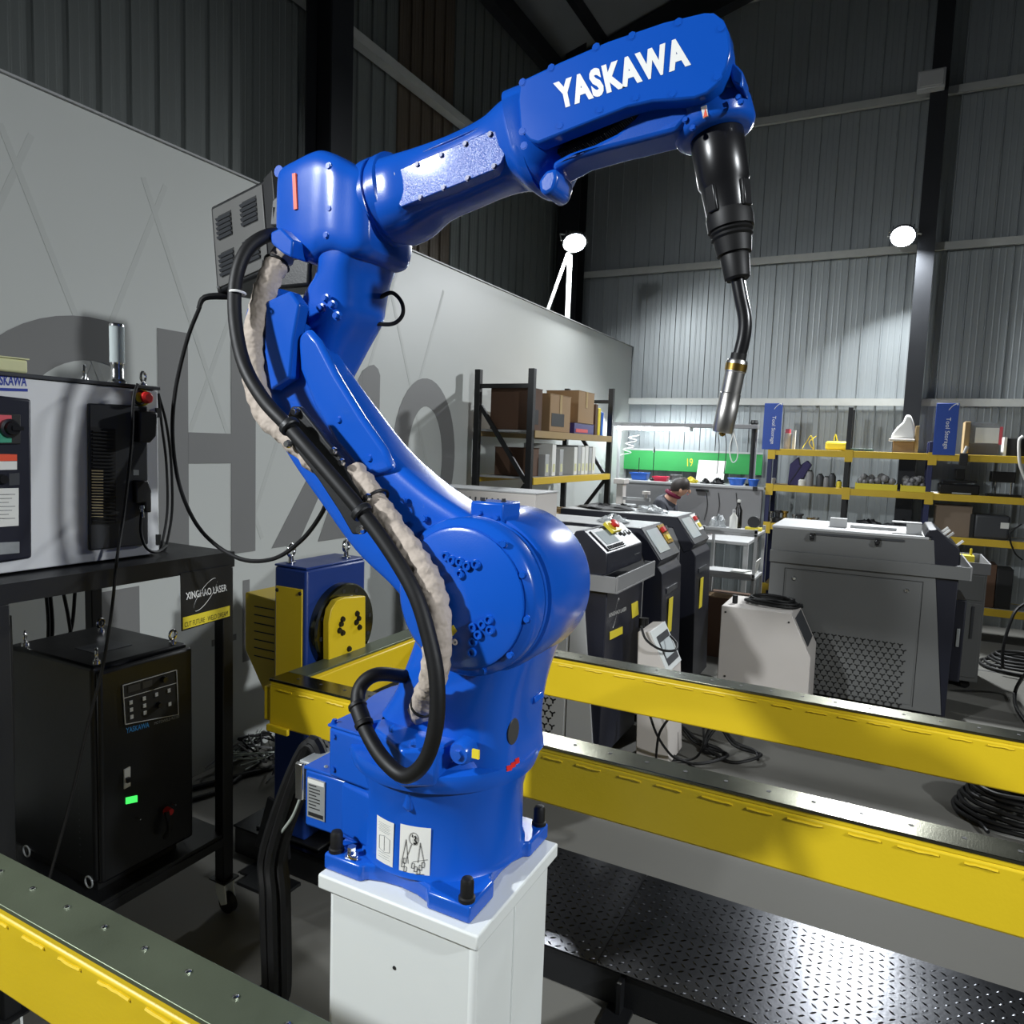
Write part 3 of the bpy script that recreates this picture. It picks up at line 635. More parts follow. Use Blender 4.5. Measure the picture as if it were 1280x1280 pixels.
for k in range(4):
    c_ = tp+(tq-tp)*(.10+.14*k)+upv*.021+Vector((0, .0235, 0)); n_ = (upv*.9+Vector((0, -.8, 0))).normalized()
    part(fo, 'plate_screw', MB().lathe(c_, c_+n_*.003, [(0, .004), (1, .0035)], 8), BLUE)
# wrist unit ------------------------------------------------------------------
YW = YE-.098
cv = [(647, 125), (649, 106), (656, 98), (700, 77), (760, 51), (830, 27), (880, 15), (892, 15), (904, 24), (911, 40), (914, 62), (909, 84), (899, 104), (884, 117), (868, 123), (845, 125), (815, 127), (785, 134), (752, 147), (712, 163), (672, 179), (662, 176), (650, 164)]
cov = part(rb, 'wrist_cover', MB().prism(PX(cv, Y=YW), (0, .035, 0)), BLUEF, bv=.004)
pieces(cov, 'cap_screw', bolt(.0055, .0009), BLUEF, [tuple(W(x, y, Y=YW)) for x, y in ((653, 103), (689, 85), (745, 59), (790, 45), (848, 28), (902, 35), (897, 96), (841, 117), (795, 122), (750, 137), (700, 157), (653, 164), (655, 182))])
O = W(698.5, 138, Y=YW); U = W(864, 81.5, Y=YW)-O; V = W(851.5, 41.5, Y=YW)-W(862.5, 84, Y=YW)
V = W(692, 103, Y=YW)-W(699, 137, Y=YW)
text(cov, 'lettering', 'YASKAWA', O, U, V, LOGOW, off=.0006, shear=.0, bold=.052, sp=1.14)
mb = MB().loft([(648, 126, 675, 240, .088), (665, 118, 690, 243, .085), (682, 112, 705, 226, .075), (700, 104, 716, 206, .06)], YE+.005, .085, 3.2, 32, 4); part(rb, 'wrist_collar', mb, BLUE, smooth=50)
part(rb, 'collar_lug', MB().prism(PX([(672, 226), (682, 212), (695, 209), (697, 222), (692, 238), (682, 244), (674, 240)], Y=YE-.086), (0, .07, 0)), BLUE, bv=.012, seg=3)
# lower beam of the fork below the cable slot, dark slot lining
part(rb, 'fork_beam', MB().prism(PX([(690, 202), (712, 190), (742, 180), (770, 166), (792, 148), (806, 130), (850, 124), (866, 140), (846, 164), (800, 176), (760, 186), (722, 197), (704, 207), (690, 214)], Y=YW+.030), (0, .07, 0)), BLUE, bv=.008, seg=3)
part(rb, 'slot_lining', MB().prism(PX([(688, 170), (800, 120), (812, 136), (790, 160), (760, 180), (700, 200), (688, 200)], Y=YW+.075), (0, .05, 0)), BLACK)
mb = MB()
for k in range(40):
    t_ = k/39; x = 702+92*t_; y = 192-48*t_+(5*math.sin(math.pi*t_))
    q = W(x, y+1, Y=YW+.055); mb.box(q.x-.0012, q.x+.0012, q.y-.015, q.y+.015, q.z-.004, q.z+.004)
part(rb, 'drive_belt', mb, RUBBER, kind='stuff')
part(rb, 'fork_upper_wall', MB().prism(PX([(655, 112), (760, 60), (880, 22), (905, 40), (905, 80), (885, 112), (850, 122), (800, 126), (740, 148), (690, 168), (660, 170)], Y=YW+.035), (0, .10, 0)), BLUE, bv=.004)
# wrist head with the torch mount
YT = YE-.01
tw0, tw1 = W(882, 110, Y=YT), W(895, 172, Y=YT); td = (tw1-tw0)
mb = MB().lathe(tw0, tw1, [(0, .046), (.1, .054), (.45, .058), (.5, .063), (.86, .064), (.95, .060), (1, .052)], 40); wh = part(rb, 'wrist_head', mb, BLUE, smooth=40)
part(rb, 'wrist_yoke', MB().loft([(868, 40, 880, 130, .075), (890, 45, 905, 140, .075), (908, 62, 922, 140, .07), (916, 85, 930, 130, .05)], YE, .07, 3.4, 24, 3), BLUE)
part(rb, 'yoke_cap', MB().prism(PX([(914, 76), (922, 82), (929, 90), (929, 110), (915, 102), (912, 88)], Y=YE-.075), (0, .05, 0)), BLUE, bv=.003)
wl_ = W(880, 141, Y=YT-.0640)
wlab = part(wh, 'warning_label', MB().prism(PX([(876, 134), (883, 131), (885, 145), (879, 148)], Y=YT-.0655), (0, .002, 0)), PAPER)
part(wlab, 'warning_triangle', MB().prism(PX([(879, 147), (884.5, 145), (881.5, 135)], Y=YT-.0661), (0, .001, 0)), ORANGE)
pieces(wh, 'hex_screw', bolt(.004, .004), BLUE, [tuple(W(x, y, Y=YT-.058)) for x, y in ((857, 150), (866, 160), (923, 122), (926, 128))])
# dress pack: canvas sleeve and black conduit clamped to the arm ----------------
def PY(pts): return [W(x, y, Y=q) for x, y, q in pts]
mb = MB().tube(PY([(354, 318, 1.13), (338, 345, 1.10), (326, 385, 1.085), (317, 430, 1.075), (320, 480, 1.07), (334, 520, 1.065), (362, 545, 1.06), (400, 580, 1.058)]), .0235, 14, 7, wob=.11)
sl = part(rb, 'cable_sleeve', mb, TAN, smooth=60)
part(sl, 'sleeve_tie', MB().torus(W(346, 330, Y=1.115), W(338, 345, Y=1.10)-W(352, 318, Y=1.13), .0245, .003, 18, 6), RUBBER)
mb = MB().tube(PY([(440, 590, 1.06), (462, 618, 1.055), (486, 655, 1.045), (512, 690, 1.036), (532, 722, 1.03), (545, 760, 1.025), (547, 800, 1.025), (543, 840, 1.035), (533, 872, 1.075), (526, 890, 1.13)]), .0245, 14, 7, wob=.11)
sl = part(rb, 'cable_sleeve', mb, TAN, smooth=60)
part(sl, 'sleeve_tie', MB().torus(W(530, 880, Y=1.095), W(526, 890, Y=1.13)-W(533, 872, Y=1.075), .0235, .003, 18, 6), RUBBER)
part(sl, 'sleeve_tie', MB().torus(W(470, 624, Y=1.054), W(486, 655, Y=1.045)-W(462, 618, Y=1.055), .0245, .003, 18, 6), RUBBER)
mb = MB().tube(PY([(352, 292, 1.16), (330, 296, 1.10), (308, 314, 1.06), (295, 350, 1.035), (294, 400, 1.02), (305, 455, 1.01), (330, 500, 1.0), (364, 537, .998), (410, 590, .998), (456, 645, .998), (492, 695, .995), (520, 745, .99), (537, 800, .985), (546, 850, .98), (545, 905, .975), (532, 950, .972), (508, 970, .975), (482, 952, .985), (461, 920, 1.0), (448, 885, 1.02), (451, 858, 1.04), (472, 843, 1.07), (510, 846, 1.14)]), .0135, 12, 6)
cd = part(rb, 'black_conduit', mb, RUBBER)
part(cd, 'cable_tie', MB().torus(W(297, 366, Y=1.03), (0, .1, 1), .0145, .0025, 16, 6), LOGOW, label='white cable tie')
part(cd, 'conduit_joint', MB().lathe(W(446, 880, Y=1.022), W(456, 908, Y=1.006), [(0, .0165), (.15, .0175), (.2, .0155), (.8, .0155), (.85, .0175), (1, .0165)], 16), RUBBER)
br = part(rb, 'clamp_bracket', MB().prism(PX([(364, 508), (374, 508), (398, 538), (408, 552), (424, 570), (436, 596), (452, 622), (466, 636), (468, 650), (452, 668), (440, 668), (424, 640), (398, 600), (384, 582), (364, 556), (356, 528)], Y=1.030), (0, .012, 0)), BLACK, bv=.003)
for (x, y, dx, dy) in ((362, 533, 8, 9), (452, 640, 8, 10)):
    a_ = W(x-dx/3, y-dy/3, Y=.998); b_ = W(x+dx/3, y+dy/3, Y=.998)
    part(br, 'conduit_clamp', MB().lathe(a_, b_, [(0, .0175), (.2, .0195), (.8, .0195), (1, .0175)], 20), BLACK)
    for (u, v) in ((9, -18), (0, 22)):
        q = W(x+u, y+v, Y=1.028); part(br, 'clamp_bolt', MB().lathe(q, q+Vector((0, -.010, 0)), [(0, .008), (.5, .008), (1, .006)], 8), CHROME)
for (x, y) in ((418, 564), (428, 578)):
    q = W(x, y, Y=1.03); part(br, 'bracket_bolt', MB().lathe(q, q+Vector((0, -.008, 0)), [(0, .0075), (.5, .0075), (1, .005)], 8), CHROME)
part(rb, 'arm_cable', MB().tube(PY([(474, 372, 1.25), (490, 366, 1.27), (502, 378, 1.29), (503, 394, 1.29), (490, 405, 1.28), (462, 404, 1.25)]), .0045, 8, 6), RUBBER)
part(rb, 'arm_cable', MB().tube(PY([(444, 500, 1.22), (456, 502, 1.24), (470, 520, 1.25), (484, 552, 1.25), (500, 580, 1.24)]), .009, 8, 6), RUBBER)
part(rb, 'rear_connector', MB().prism(PX([(432, 424), (440, 432), (438, 448), (428, 462), (424, 450)], Y=1.27), (0, .03, 0)), BLACK, bv=.003)
# base rear connector and hose bundle
part(rb, 'heavy_connector', MB().box(-1.115, -1.047, 1.17, 1.30, .745, .835), LBLG, bv=.004)
part(rb, 'connector_lever', MB().box(-1.118, -1.095, 1.16, 1.17, .748, .832), CHROME, bv=.003)
part(rb, 'earth_wire', MB().tube(PY([(408, 958, 1.13), (395, 968, 1.16), (378, 992, 1.2), (366, 1020, 1.22), (352, 1040, 1.25)]), .0035, 6, 5), M('pale_wire', (170, 178, 170), .5, 0, 0))
hb = thing('hose_bundle', 'thick bundle of black cables hanging beside the pedestal', 'cables', (-1.16, 1.25, .0))
for k in range(6):
    dx = .022*math.cos(k*1.05); dy = .022*math.sin(k*1.05)
    a_ = W(344, 1045, Y=1.27); b_ = W(344, 1120, Y=1.25); c_ = W(346, 1235, Y=1.22)
    P_ = [Vector((-1.085, 1.235+dy*.4, .80+dx*.4)), Vector((-1.15+dx*.5, 1.25+dy, .80+.008*k)), a_+Vector((dx, dy, -.02)), b_+Vector((dx*1.1, dy*1.1, 0)), c_+Vector((dx, dy, 0)), Vector((c_.x-.02+dx, c_.y+dy, .16+.01*k)), Vector((c_.x-.16+dx, c_.y+.1+dy*2, .02+.002*k))]
    part(hb, 'cable', MB().tube(P_, .0145, 8, 6), RUBBER)

# ================================================================== WELDING TORCH
to = thing('welding_torch', 'black robotic welding torch with bent neck and bright nozzle', 'torch', W(895, 168, Y=YT))
def TP(pts): return [W(x, y, Y=YT) for x, y in pts]
a_, b_ = W(895, 166, Y=YT), W(911, 268, Y=YT)
part(to, 'mount_body', MB().lathe(a_, b_, [(0, .038), (.05, .042), (.62, .040), (.66, .037), (1, .0345)], 32), PLAST, smooth=40)
a_, b_ = W(907, 236, Y=YT), W(911, 268, Y=YT)
q_ = (b_-a_).to_track_quat('Z', 'Y')
for k in range(4):
    mb = MB()
    c_ = q_ @ Vector((math.cos(k*1.57+.5), math.sin(k*1.57+.5), 0)); mb.bar(a_+c_*.0375, b_+c_*.036, .018, .007, c_)
    part(to, 'clamp_jaw', mb, PLAST, bv=.002)
a_, b_ = W(911, 266, Y=YT), W(922, 350, Y=YT)
part(to, 'stepped_boot', MB().lathe(a_, b_, [(0, .035), (.08, .037), (.25, .036), (.26, .032), (.30, .034), (.33, .031), (.37, .033), (.40, .030), (.62, .027), (.63, .022), (.66, .023), (.97, .020), (1, .017)], 28), RUBBER, smooth=30)
part(to, 'swan_neck', MB().tube(TP([(921, 345), (926, 372), (931, 398), (930, 420), (924, 445), (919, 462)]), .0108, 14, 6), PLAST)
a_, b_ = W(922, 450, Y=YT), W(903, 541, Y=YT)
part(to, 'neck_collar', MB().lathe(W(924, 442, Y=YT), W(921, 456, Y=YT), [(0, .0125), (1, .0125)], 18), RUBBER)
nz = part(to, 'gas_nozzle', MB().lathe(a_, b_, [(0, .0150), (.03, .0168), (.16, .0168), (.17, .0158), (.45, .0158), (.46, .0166), (.62, .0166), (.63, .0170), (.97, .0165), (1, .0150), (1, .011), (.96, .010)], 28), SILV, smooth=30)
part(to, 'insulator_ring', MB().lathe(a_+(b_-a_)*.055, a_+(b_-a_)*.15, [(0, .0172), (1, .0172)], 24), GOLD)
part(to, 'contact_tip', MB().lathe(a_+(b_-a_)*.97, a_+(b_-a_)*1.05, [(0, .006), (.7, .005), (1, .002)], 10), GOLD)

# ================================================================== WIRE FEEDER behind the elbow
wf = thing('wire_feeder', 'grey louvred wire feeder box with black edges behind the robot elbow', 'machine', W(300, 330, Y=1.50))
FQ = [(261, 258), (331, 222), (340, 336), (269, 367)]
YQ = 1.46
P4 = [W(*FQ[0], Y=YQ+.03), W(*FQ[1], Y=YQ-.03), W(*FQ[2], Y=YQ-.03), W(*FQ[3], Y=YQ+.03)]
def fq(u, v): return (P4[3]*(1-u)+P4[2]*u)*(1-v)+(P4[0]*(1-u)+P4[1]*u)*v
fn = (P4[1]-P4[0]).cross(P4[3]-P4[0]).normalized()
if fn.y < 0: fn = -fn
part(wf, 'case', MB().prism([p+fn*.004 for p in P4], fn*.16), BLACK, bv=.008)
fp = part(wf, 'front_panel', MB().prism([fq(.06, .05), fq(.94, .05), fq(.94, .95), fq(.06, .95)], fn*.006), FEEDG, bv=.002)
part(wf, 'side_frame', MB().prism([fq(.97, .0), fq(1.12, -.02), fq(1.12, 1.05), fq(.97, 1.0)], fn*.12), BLACK, bv=.003)
ml = MB()
for (u0, v0) in ((.16, .56), (.60, .58), (.16, .14), (.60, .16)):
    mb = MB().prism([fq(u0, v0)-fn*.0008, fq(u0+.24, v0)-fn*.0008, fq(u0+.24, v0+.28)-fn*.0008, fq(u0, v0+.28)-fn*.0008], fn*.002)
    part(fp, 'louvre_opening', mb, INK)
    for k in range(5):
        vv = v0+.03+.052*k; ml.bar(fq(u0-.02, vv)-fn*.004, fq(u0+.24, vv)-fn*.004, .008, .0025, fn+Vector((0, 0, .6)))
part(fp, 'louvre_blades', ml, DGREY, kind='stuff')
for (u, v) in ((.88, .12), (.08, .05)):
    q = fq(u, v)-fn*.001; part(fp, 'case_screw', MB().lathe(q, q-fn*.005, [(0, .005), (1, .004)], 8), CHROME)
part(wf, 'cable_strain_relief', MB().tube([fq(.05, -.02)+fn*.03, W(256, 372, Y=1.47), W(248, 386, Y=1.46)], (.011, .006), 10, 4), RUBBER)
part(wf, 'hanger_bracket', MB().bar(fq(1.1, .5)+fn*.06, W(352, 268, Y=1.33), .04, .03), BLACK)
lc = solo('looped_cable', MB().tube(PY([(250, 383, 1.46), (234, 425, 1.45), (219, 490, 1.44), (216, 550, 1.43), (226, 612, 1.42), (252, 664, 1.41), (296, 697, 1.40), (340, 699, 1.40), (376, 676, 1.40), (402, 642, 1.37), (414, 610, 1.30), (430, 590, 1.24)]), .0058, 8, 8), RUBBER,
          'thin black cable drooping in a big loop left of the robot', 'cable', W(250, 383, Y=1.46))

# ================================================================== LEFT: black stand, controller cabinet, welding power source
SX = -1.80
st_ = thing('equipment_stand', 'black steel stand on white castors carrying the grey cabinet', 'stand', (-2.14, 1.26, 0))
part(st_, 'top_shelf', MB().box(-2.50, SX, .90, 1.60, 1.172, 1.186), BLACK)
mb = MB().box(SX-.02, SX, .90, 1.60, 1.138, 1.172).box(-2.50, -2.48, .90, 1.60, 1.138, 1.172).box(-2.48, SX-.02, .90, .92, 1.138, 1.172).box(-2.48, SX-.02, 1.58, 1.60, 1.138, 1.172)
part(st_, 'top_rail', mb, BLACK)
part(st_, 'lower_shelf', MB().box(-2.48, SX-.005, .92, 1.58, .262, .274), BLACK)
for x in (SX-.035, -2.5): part(st_, 'lower_rail', MB().box(x, x+.035, .94, 1.555, .235, .262), BLACK)
for (x, y) in ((SX-.02, 1.575), (SX-.02, .922), (-2.48, 1.575), (-2.48, .922)):
    part(st_, 'leg', MB().box(x-.02, x+.02, y-.02, y+.02, .115, 1.138), BLACK, bv=.003)
    c = part(st_, 'castor_fork', MB().prism([(x-.022, y-.02, .108), (x+.022, y-.02, .108), (x+.030, y-.02, .04), (x+.008, y-.02, .03), (x-.01, y-.02, .06)], (0, .006, 0)).prism([(x-.022, y+.014, .108), (x+.022, y+.014, .108), (x+.030, y+.014, .04), (x+.008, y+.014, .03), (x-.01, y+.014, .06)], (0, .006, 0)).box(x-.024, x+.024, y-.022, y+.022, .104, .110), WHITE)
    part(c, 'wheel', MB().lathe((x+.018, y-.013, .033), (x+.018, y+.013, .033), [(0, .028), (.15, .033), (.85, .033), (1, .028)], 20), RUBBER)
    part(c, 'leg_plate', MB().box(x-.035, x+.035, y-.03, y+.03, .110, .115), BLACK)
# company sign on the stand
XS = SX+.003
sg = part(st_, 'sign_panel', MB().prism(PX([(225, 717), (288.5, 706), (288.5, 770), (226.5, 789)], X=XS), (.003, 0, 0)), BLACK)
part(sg, 'yellow_strip', MB().prism(PX([(228.5, 772), (287, 757), (287, 770), (228.5, 787)], X=XS+.0032), (.0008, 0, 0)), YLAB)
XT = XS+.0045
O = W(233, 750, X=XT); text(sg, 'sign_lettering', 'XINGHAO LASER', O, W(284, 738.5, X=XT)-O, W(232, 741, X=XT)-O, LOGOW, bold=.015)
O = W(231, 784.5, X=XT); text(sg, 'strip_lettering', 'CUT FUTURE · WELD DREAM', O, W(285, 769.5, X=XT)-O, W(231, 778, X=XT)-O, INK)
c_ = W(257, 743, X=XT); sy = (W(275, 743, X=XT)-W(240, 743, X=XT)).length/2; sz = .040
def swoosh(a0, a1, sg_):
    mb = MB(); n = 22; pts = []
    for i in range(n+1):
        a = math.radians(a0+(a1-a0)*i/n); wv = .0065*math.sin(math.pi*min(1, i/n*1.1))+.0006
        e = Vector((0, math.cos(a)*sy*1.0, math.sin(a)*sz*.55)); e = Vector((0, e.y*.82-e.z*.25, e.z+e.y*.75)); pts.append((c_+e*(1+wv/.03*.35), c_+e))
    v = [p for q in pts for p in q]; return mb.add(v, [(2*i, 2*i+2, 2*i+3, 2*i+1) for i in range(n)])
part(sg, 'swoosh_logo', swoosh(20, 170, 1), LOGOW, smooth=0); part(sg, 'swoosh_logo', swoosh(200, 350, 1), LOGOW, smooth=0)

# robot controller cabinet
XC = -1.90; ZB, ZT = 1.188, 1.682; YR_, YL_ = 1.412, .80
cab = thing('controller_cabinet', 'grey robot controller cabinet with black switch panels on the black stand', 'cabinet', (-2.12, 1.1, 1.187))
part(cab, 'body', MB().box(-2.36, XC-.022, YL_, YR_, ZB, ZT-.004), MGREY, bv=.004)
door = part(cab, 'door', MB().box(XC-.022, XC, YL_+.004, YR_-.002, ZB+.004, ZT-.012), CABG, bv=.004)
part(cab, 'roof_edge', MB().box(-2.365, XC+.006, YL_-.003, YR_+.003, ZT-.010, ZT), DGREY, bv=.002)
def cp(x, y, d=0): return W(x, y, X=XC+d)
def cprism(pts, d0, d1): return MB().prism([cp(x, y, d0) for x, y in pts], (d1-d0, 0, 0))
p1 = part(door, 'switch_panel', cprism([(-60, 488), (36, 499), (37, 697), (-60, 712)], 0, .012), NAVY, bv=.006)
part(p1, 'switch_plate', cprism([(-30, 514), (25, 518), (25, 555), (-30, 556)], .012, .016), INK, bv=.002)
part(p1, 'red_sector', cprism([(-20, 518), (14, 519), (14, 535), (-20, 535)], .0162, .018), PINK)
part(p1, 'green_sector', cprism([(-20, 537), (14, 537), (14, 553), (-20, 554)], .0162, .018), TEAL)
q = cp(10, 535, .016); part(p1, 'rotary_switch', MB().lathe(q, q+Vector((.024, 0, 0)), [(0, .022), (.5, .022), (.55, .016), (1, .015)], 20).box(q.x+.02, q.x+.03, q.y-.005, q.y+.02, q.z-.005, q.z+.005), PLAST)
part(p1, 'red_label', cprism([(-20, 567), (21, 568), (21, 576), (-20, 577)], .012, .013), ORANGE)
part(p1, 'white_label', cprism([(-20, 577), (21, 576.5), (21, 587), (-20, 588)], .012, .013), PAPER)
q = cp(2, 599, .012); part(p1, 'key_lock', MB().lathe(q, q+Vector((.014, 0, 0)), [(0, .012), (1, .010)], 16), PLAST)
part(p1, 'vent_grille', cprism([(11, 592), (24, 591), (24, 606), (11, 607)], .012, .0135), DGREY)
dl = part(p1, 'data_label', cprism([(-20, 611), (23, 610), (23, 657), (-20, 660)], .012, .0132), PAPER)
mb = MB()
for k in range(7): mb.prism([cp(-10, 618+5*k, .0133), cp(19-(k % 3)*4, 617.5+5*k, .0133), cp(19-(k % 3)*4, 618.2+5*k, .0133), cp(-10, 618.8+5*k, .0133)], (.0003, 0, 0))
part(dl, 'label_print', mb, MATS['grey_print'])
part(p1, 'silver_label', cprism([(-20, 679), (24, 677), (24, 691), (-20, 695)], .012, .0134), LBLG)
O = cp(-14, 481, .001); text(door, 'lettering', 'YASKAWA', O, cp(33.5, 483, .001)-O, cp(-14, 467.5, .001)-O, LOGOB, bold=.03)
part(door, 'blue_bar', cprism([(-19, 484), (34.5, 486), (34.5, 489.5), (-19, 488)], .0, .001), LOGOB)
p2 = part(door, 'black_panel', cprism([(108, 504), (182, 507.5), (183, 680), (109.5, 688)], 0, .010), DGREY, bv=.004)
vg = part(p2, 'vent_recess', cprism([(113, 534), (144, 536), (145, 654), (114, 656)], .010, .0112), INK)
mb = MB(); ml = MB()
for k in range(26):
    y = 538+4.5*k; mb.prism([cp(115, y, .0113), cp(143, y+1, .0113), cp(143, y+2.6, .0113), cp(115, y+1.6, .0113)], (.004, 0, 0))
part(p2, 'vent_slats', mb, BLACK, kind='stuff')
for k in range(17):
    y = 587.5+3.6*k; ml.prism([cp(114.5, y, .0155), cp(129, y+.3, .0155), cp(129, y+1.9-k*.05, .0155), cp(114.5, y+1.6-k*.05, .0155)], (.0006, 0, 0))
part(p2, 'filter_strips', ml, M('pale_filter', (190, 172, 130), .7, 0, .1), kind='stuff')
part(p2, 'icon_square', cprism([(166.5, 587), (173.5, 587.5), (173.5, 594), (166.5, 594)], .010, .0106), LBLG)
part(p2, 'connector_housing', cprism([(164, 600), (180, 600), (184, 612), (184, 640), (177, 640), (176, 628), (165, 629)], .010, .030), BLACK, bv=.004)
q = cp(176.5, 632, .026); part(p2, 'cable_connector', MB().lathe(q, q+Vector((.004, 0, -.034)), [(0, .008), (.3, .0085), (.32, .006), (1, .0055)], 14), CHROME)
part(cab, 'door_hinge', cprism([(194, 510), (199.5, 510), (199.5, 522), (194, 522)], 0, .006), BLACK)
part(cab, 'door_hinge', cprism([(194.5, 668), (199.5, 668), (199.5, 681), (194.5, 681)], 0, .006), BLACK)
q = cp(176, 497, 0); part(door, 'stop_collar', MB().lathe(q, q+Vector((.012, 0, 0)), [(0, .024), (.8, .023), (1, .020)], 24), YLAB)
part(door, 'stop_guard', MB().torus(q+Vector((.012, -.012, 0)), (1, 0, 0), .018, .004, 18, 6), BLACK)
part(door, 'emergency_stop', MB().lathe(q+Vector((.012, 0, 0)), q+Vector((.036, 0, 0)), [(0, .010), (.35, .010), (.4, .0165), (.8, .0165), (1, .011)], 22), RED)
part(door, 'pendant_hook', cprism([(166, 513), (189, 515), (187, 545), (180, 553), (166, 553)], .010, .040), PLAST, bv=.004)
for (x, y, yy, a) in ((105.5, 466, 0, .6), (179, 471, 0, .25)):
    q = W(x, y+8, X=XC-.03); q.z = ZT
    part(cab, 'eyebolt', MB().torus((q.x, q.y, ZT+.026), (1, a*2.2, 0), .014, .004, 18, 8).lathe((q.x, q.y, ZT), (q.x, q.y, ZT+.014), [(0, .011), (.5, .010), (.55, .006), (1, .005)], 12), CHROME)
# signal tower
q = W(147, 477, X=XC-.04); bx, by = q.x, q.y
tw = thing('signal_tower', 'clear cylindrical signal tower with chrome base on the grey cabinet', 'lamp', (bx, by, ZT))
part(tw, 'foot', MB().lathe((bx, by, ZT), (bx, by, ZT+.012), [(0, .026), (.5, .026), (1, .020)], 24), CHROME)
part(tw, 'base_tube', MB().lathe((bx, by, ZT+.012), (bx, by, ZT+.058), [(0, .0175), (.2, .0175), (.24, .0165), (.5, .0175), (.54, .0165), (.9, .0175), (1, .019)], 24), CHROME)
part(tw, 'lens_tube', MB().lathe((bx, by, ZT+.058), (bx, by, ZT+.158), [(0, .0195), (1, .0195)], 24), SIGNALW)
part(tw, 'inner_core', MB().lathe((bx, by, ZT+.059), (bx, by, ZT+.15), [(0, .007), (1, .007)], 12), LOGOW)
part(tw, 'top_cap', MB().lathe((bx, by, ZT+.158), (bx, by, ZT+.166), [(0, .0200), (.6, .0195), (1, .016)], 24), CHROME)
q = W(0, 466, X=XC-.05)
nb = thing('note_pad', 'pale yellow note pad lying on the grey cabinet roof', 'paper', (q.x, 1.0, ZT))
part(nb, 'page_block', MB().box(XC-.13, XC-.01, .93, 1.058, ZT+.001, ZT+.035), NOTE, bv=.006)
part(nb, 'cover_sheet', MB().box(XC-.132, XC-.008, .928, 1.060, ZT+.035, ZT+.038), NOTE)
# cables round the cabinet
def cabl(name, pts, r, label, sub=6, m=RUBBER):
    return solo(name, MB().tube(pts, r, 8, sub), m, label, 'cable', pts[0])
cabl('pendant_cable', [W(172, 480, X=XC+.05), W(167, 500, X=XC+.06), W(164, 560, X=XC+.065), W(155, 640, X=XC+.08), W(146, 700, X=SX+.015), W(140, 760, X=SX+.02), W(128, 835, X=SX+.035), W(110, 905, X=SX+.03), W(92, 985, X=SX+.03), W(72, 1060, X=SX+.03), W(55, 1120, X=SX+.04)], .0042, 'thin black cable hanging down in front of the cabinet and welder')
cabl('cabinet_cable', [W(177, 640, X=XC+.030), W(176, 665, X=XC+.03), W(183, 685, X=XC+.035), W(196, 690, X=XC+.03), W(208, 682, X=XC-.04)], .0042, 'short black cable looping from the cabinet connector')
for k, (dx, lb) in enumerate(((0, 'outer'), (-6, 'inner'))):
    cabl('side_cable', [W(198, 492, X=XC-.02), W(208+dx, 530, X=XC-.03), W(214+dx, 580, X=XC-.05), W(215+dx, 640, X=XC-.06), W(207+dx, 685, X=XC-.05), W(202+dx, 690, X=XC-.05)], .0040, 'black cable hanging at the right side of the cabinet, %s of two' % lb)
for k, x in enumerate((57, 62, 78, 94)):
    x2 = x+(12 if k == 2 else -10 if k == 3 else 3)
    cabl('hanging_cable', [W(x, 735, X=-2.45), W((x+x2)/2+2, 775, X=-2.45), W(x2, 815, X=-2.44), W(x2, 900, X=-2.4)], .006, 'black cable hanging under the stand top, number %s from the left' % ('one', 'two', 'three', 'four')[k])
for k, x in enumerate((4, 11)):
    cabl('hanging_cable', [W(x, 770, X=-1.86), W(x+3, 850, X=-1.86), W(x+1+k*3, 950, X=-1.86), W(x-2+k*4, 1015, X=-1.86)], .006, 'black cable down the left edge of the stand, %s one' % ('outer', 'inner')[k])

# welding power source on the lower shelf
XF = -1.832
wp = thing('welding_power_source', 'black welding power source with white outlined control panel under the cabinet', 'machine', (-2.0, 1.3, .275))
part(wp, 'case', MB().box(-2.25, XF-.02, 1.168, 1.468, .300, .915), M('satin_black_case', (13, 14, 16), .4, 0, .1, 8, .1, 300), bv=.012, seg=3)
part(wp, 'plinth', MB().box(-2.20, XF-.03, 1.18, 1.43, .275, .300), BLACK)
fr = part(wp, 'front_panel', MB().box(XF-.02, XF, 1.174, 1.470, .302, .905), MATS['satin_black_case'], bv=.010, seg=3)
part(wp, 'lid_label', MB().box(-2.06, -1.96, 1.25, 1.36, .9152, .916), DGREY)
def wpx(x, y, d=0): return W(x, y, X=XF+d)
cpn = part(fr, 'control_panel', MB().prism([wpx(153.5, 857), wpx(220.5, 837.5), wpx(223, 893), wpx(156.5, 905.5)], (.003, 0, 0)), INK)
mb = MB(); cc = [wpx(153.5, 857, .0033), wpx(220.5, 837.5, .0033), wpx(223, 893, .0033), wpx(156.5, 905.5, .0033)]
for a, b in zip(cc, cc[1:]+cc[:1]): mb.bar(a, b, .0016, .003, (1, 0, 0))
mb.bar(wpx(154.5, 873, .0033), wpx(221, 853.5, .0033), .0016, .0025, (1, 0, 0)); part(cpn, 'white_outline', mb, PAPER, kind='stuff')
mb = MB()
for (x, y) in ((163.5, 878), (164, 887), (164.5, 896), (180, 873), (180.5, 882), (181, 891), (195.5, 868), (211, 863), (212, 880)):
    q = wpx(x, y, .003); mb.box(q.x, q.x+.002, q.y-.0045, q.y+.0045, q.z-.0055, q.z+.0055)
part(cpn, 'push_buttons', mb, PAPER, kind='stuff')
for (x, y) in ((198, 881), (204, 849)):
    q = wpx(x, y, .003); part(cpn, 'control_knob', MB().lathe(q, q+Vector((.012, 0, 0)), [(0, .010), (1, .008)], 16), PLAST)
for (a, b) in ((160, 175), (178, 190)): part(cpn, 'display_window', MB().prism([wpx(a, 866-(a-160)*.28, .003), wpx(b, 866-(b-160)*.28, .003), wpx(b, 858-(b-160)*.28, .003), wpx(a, 858-(a-160)*.28, .003)], (.001, 0, 0)), DGREY)
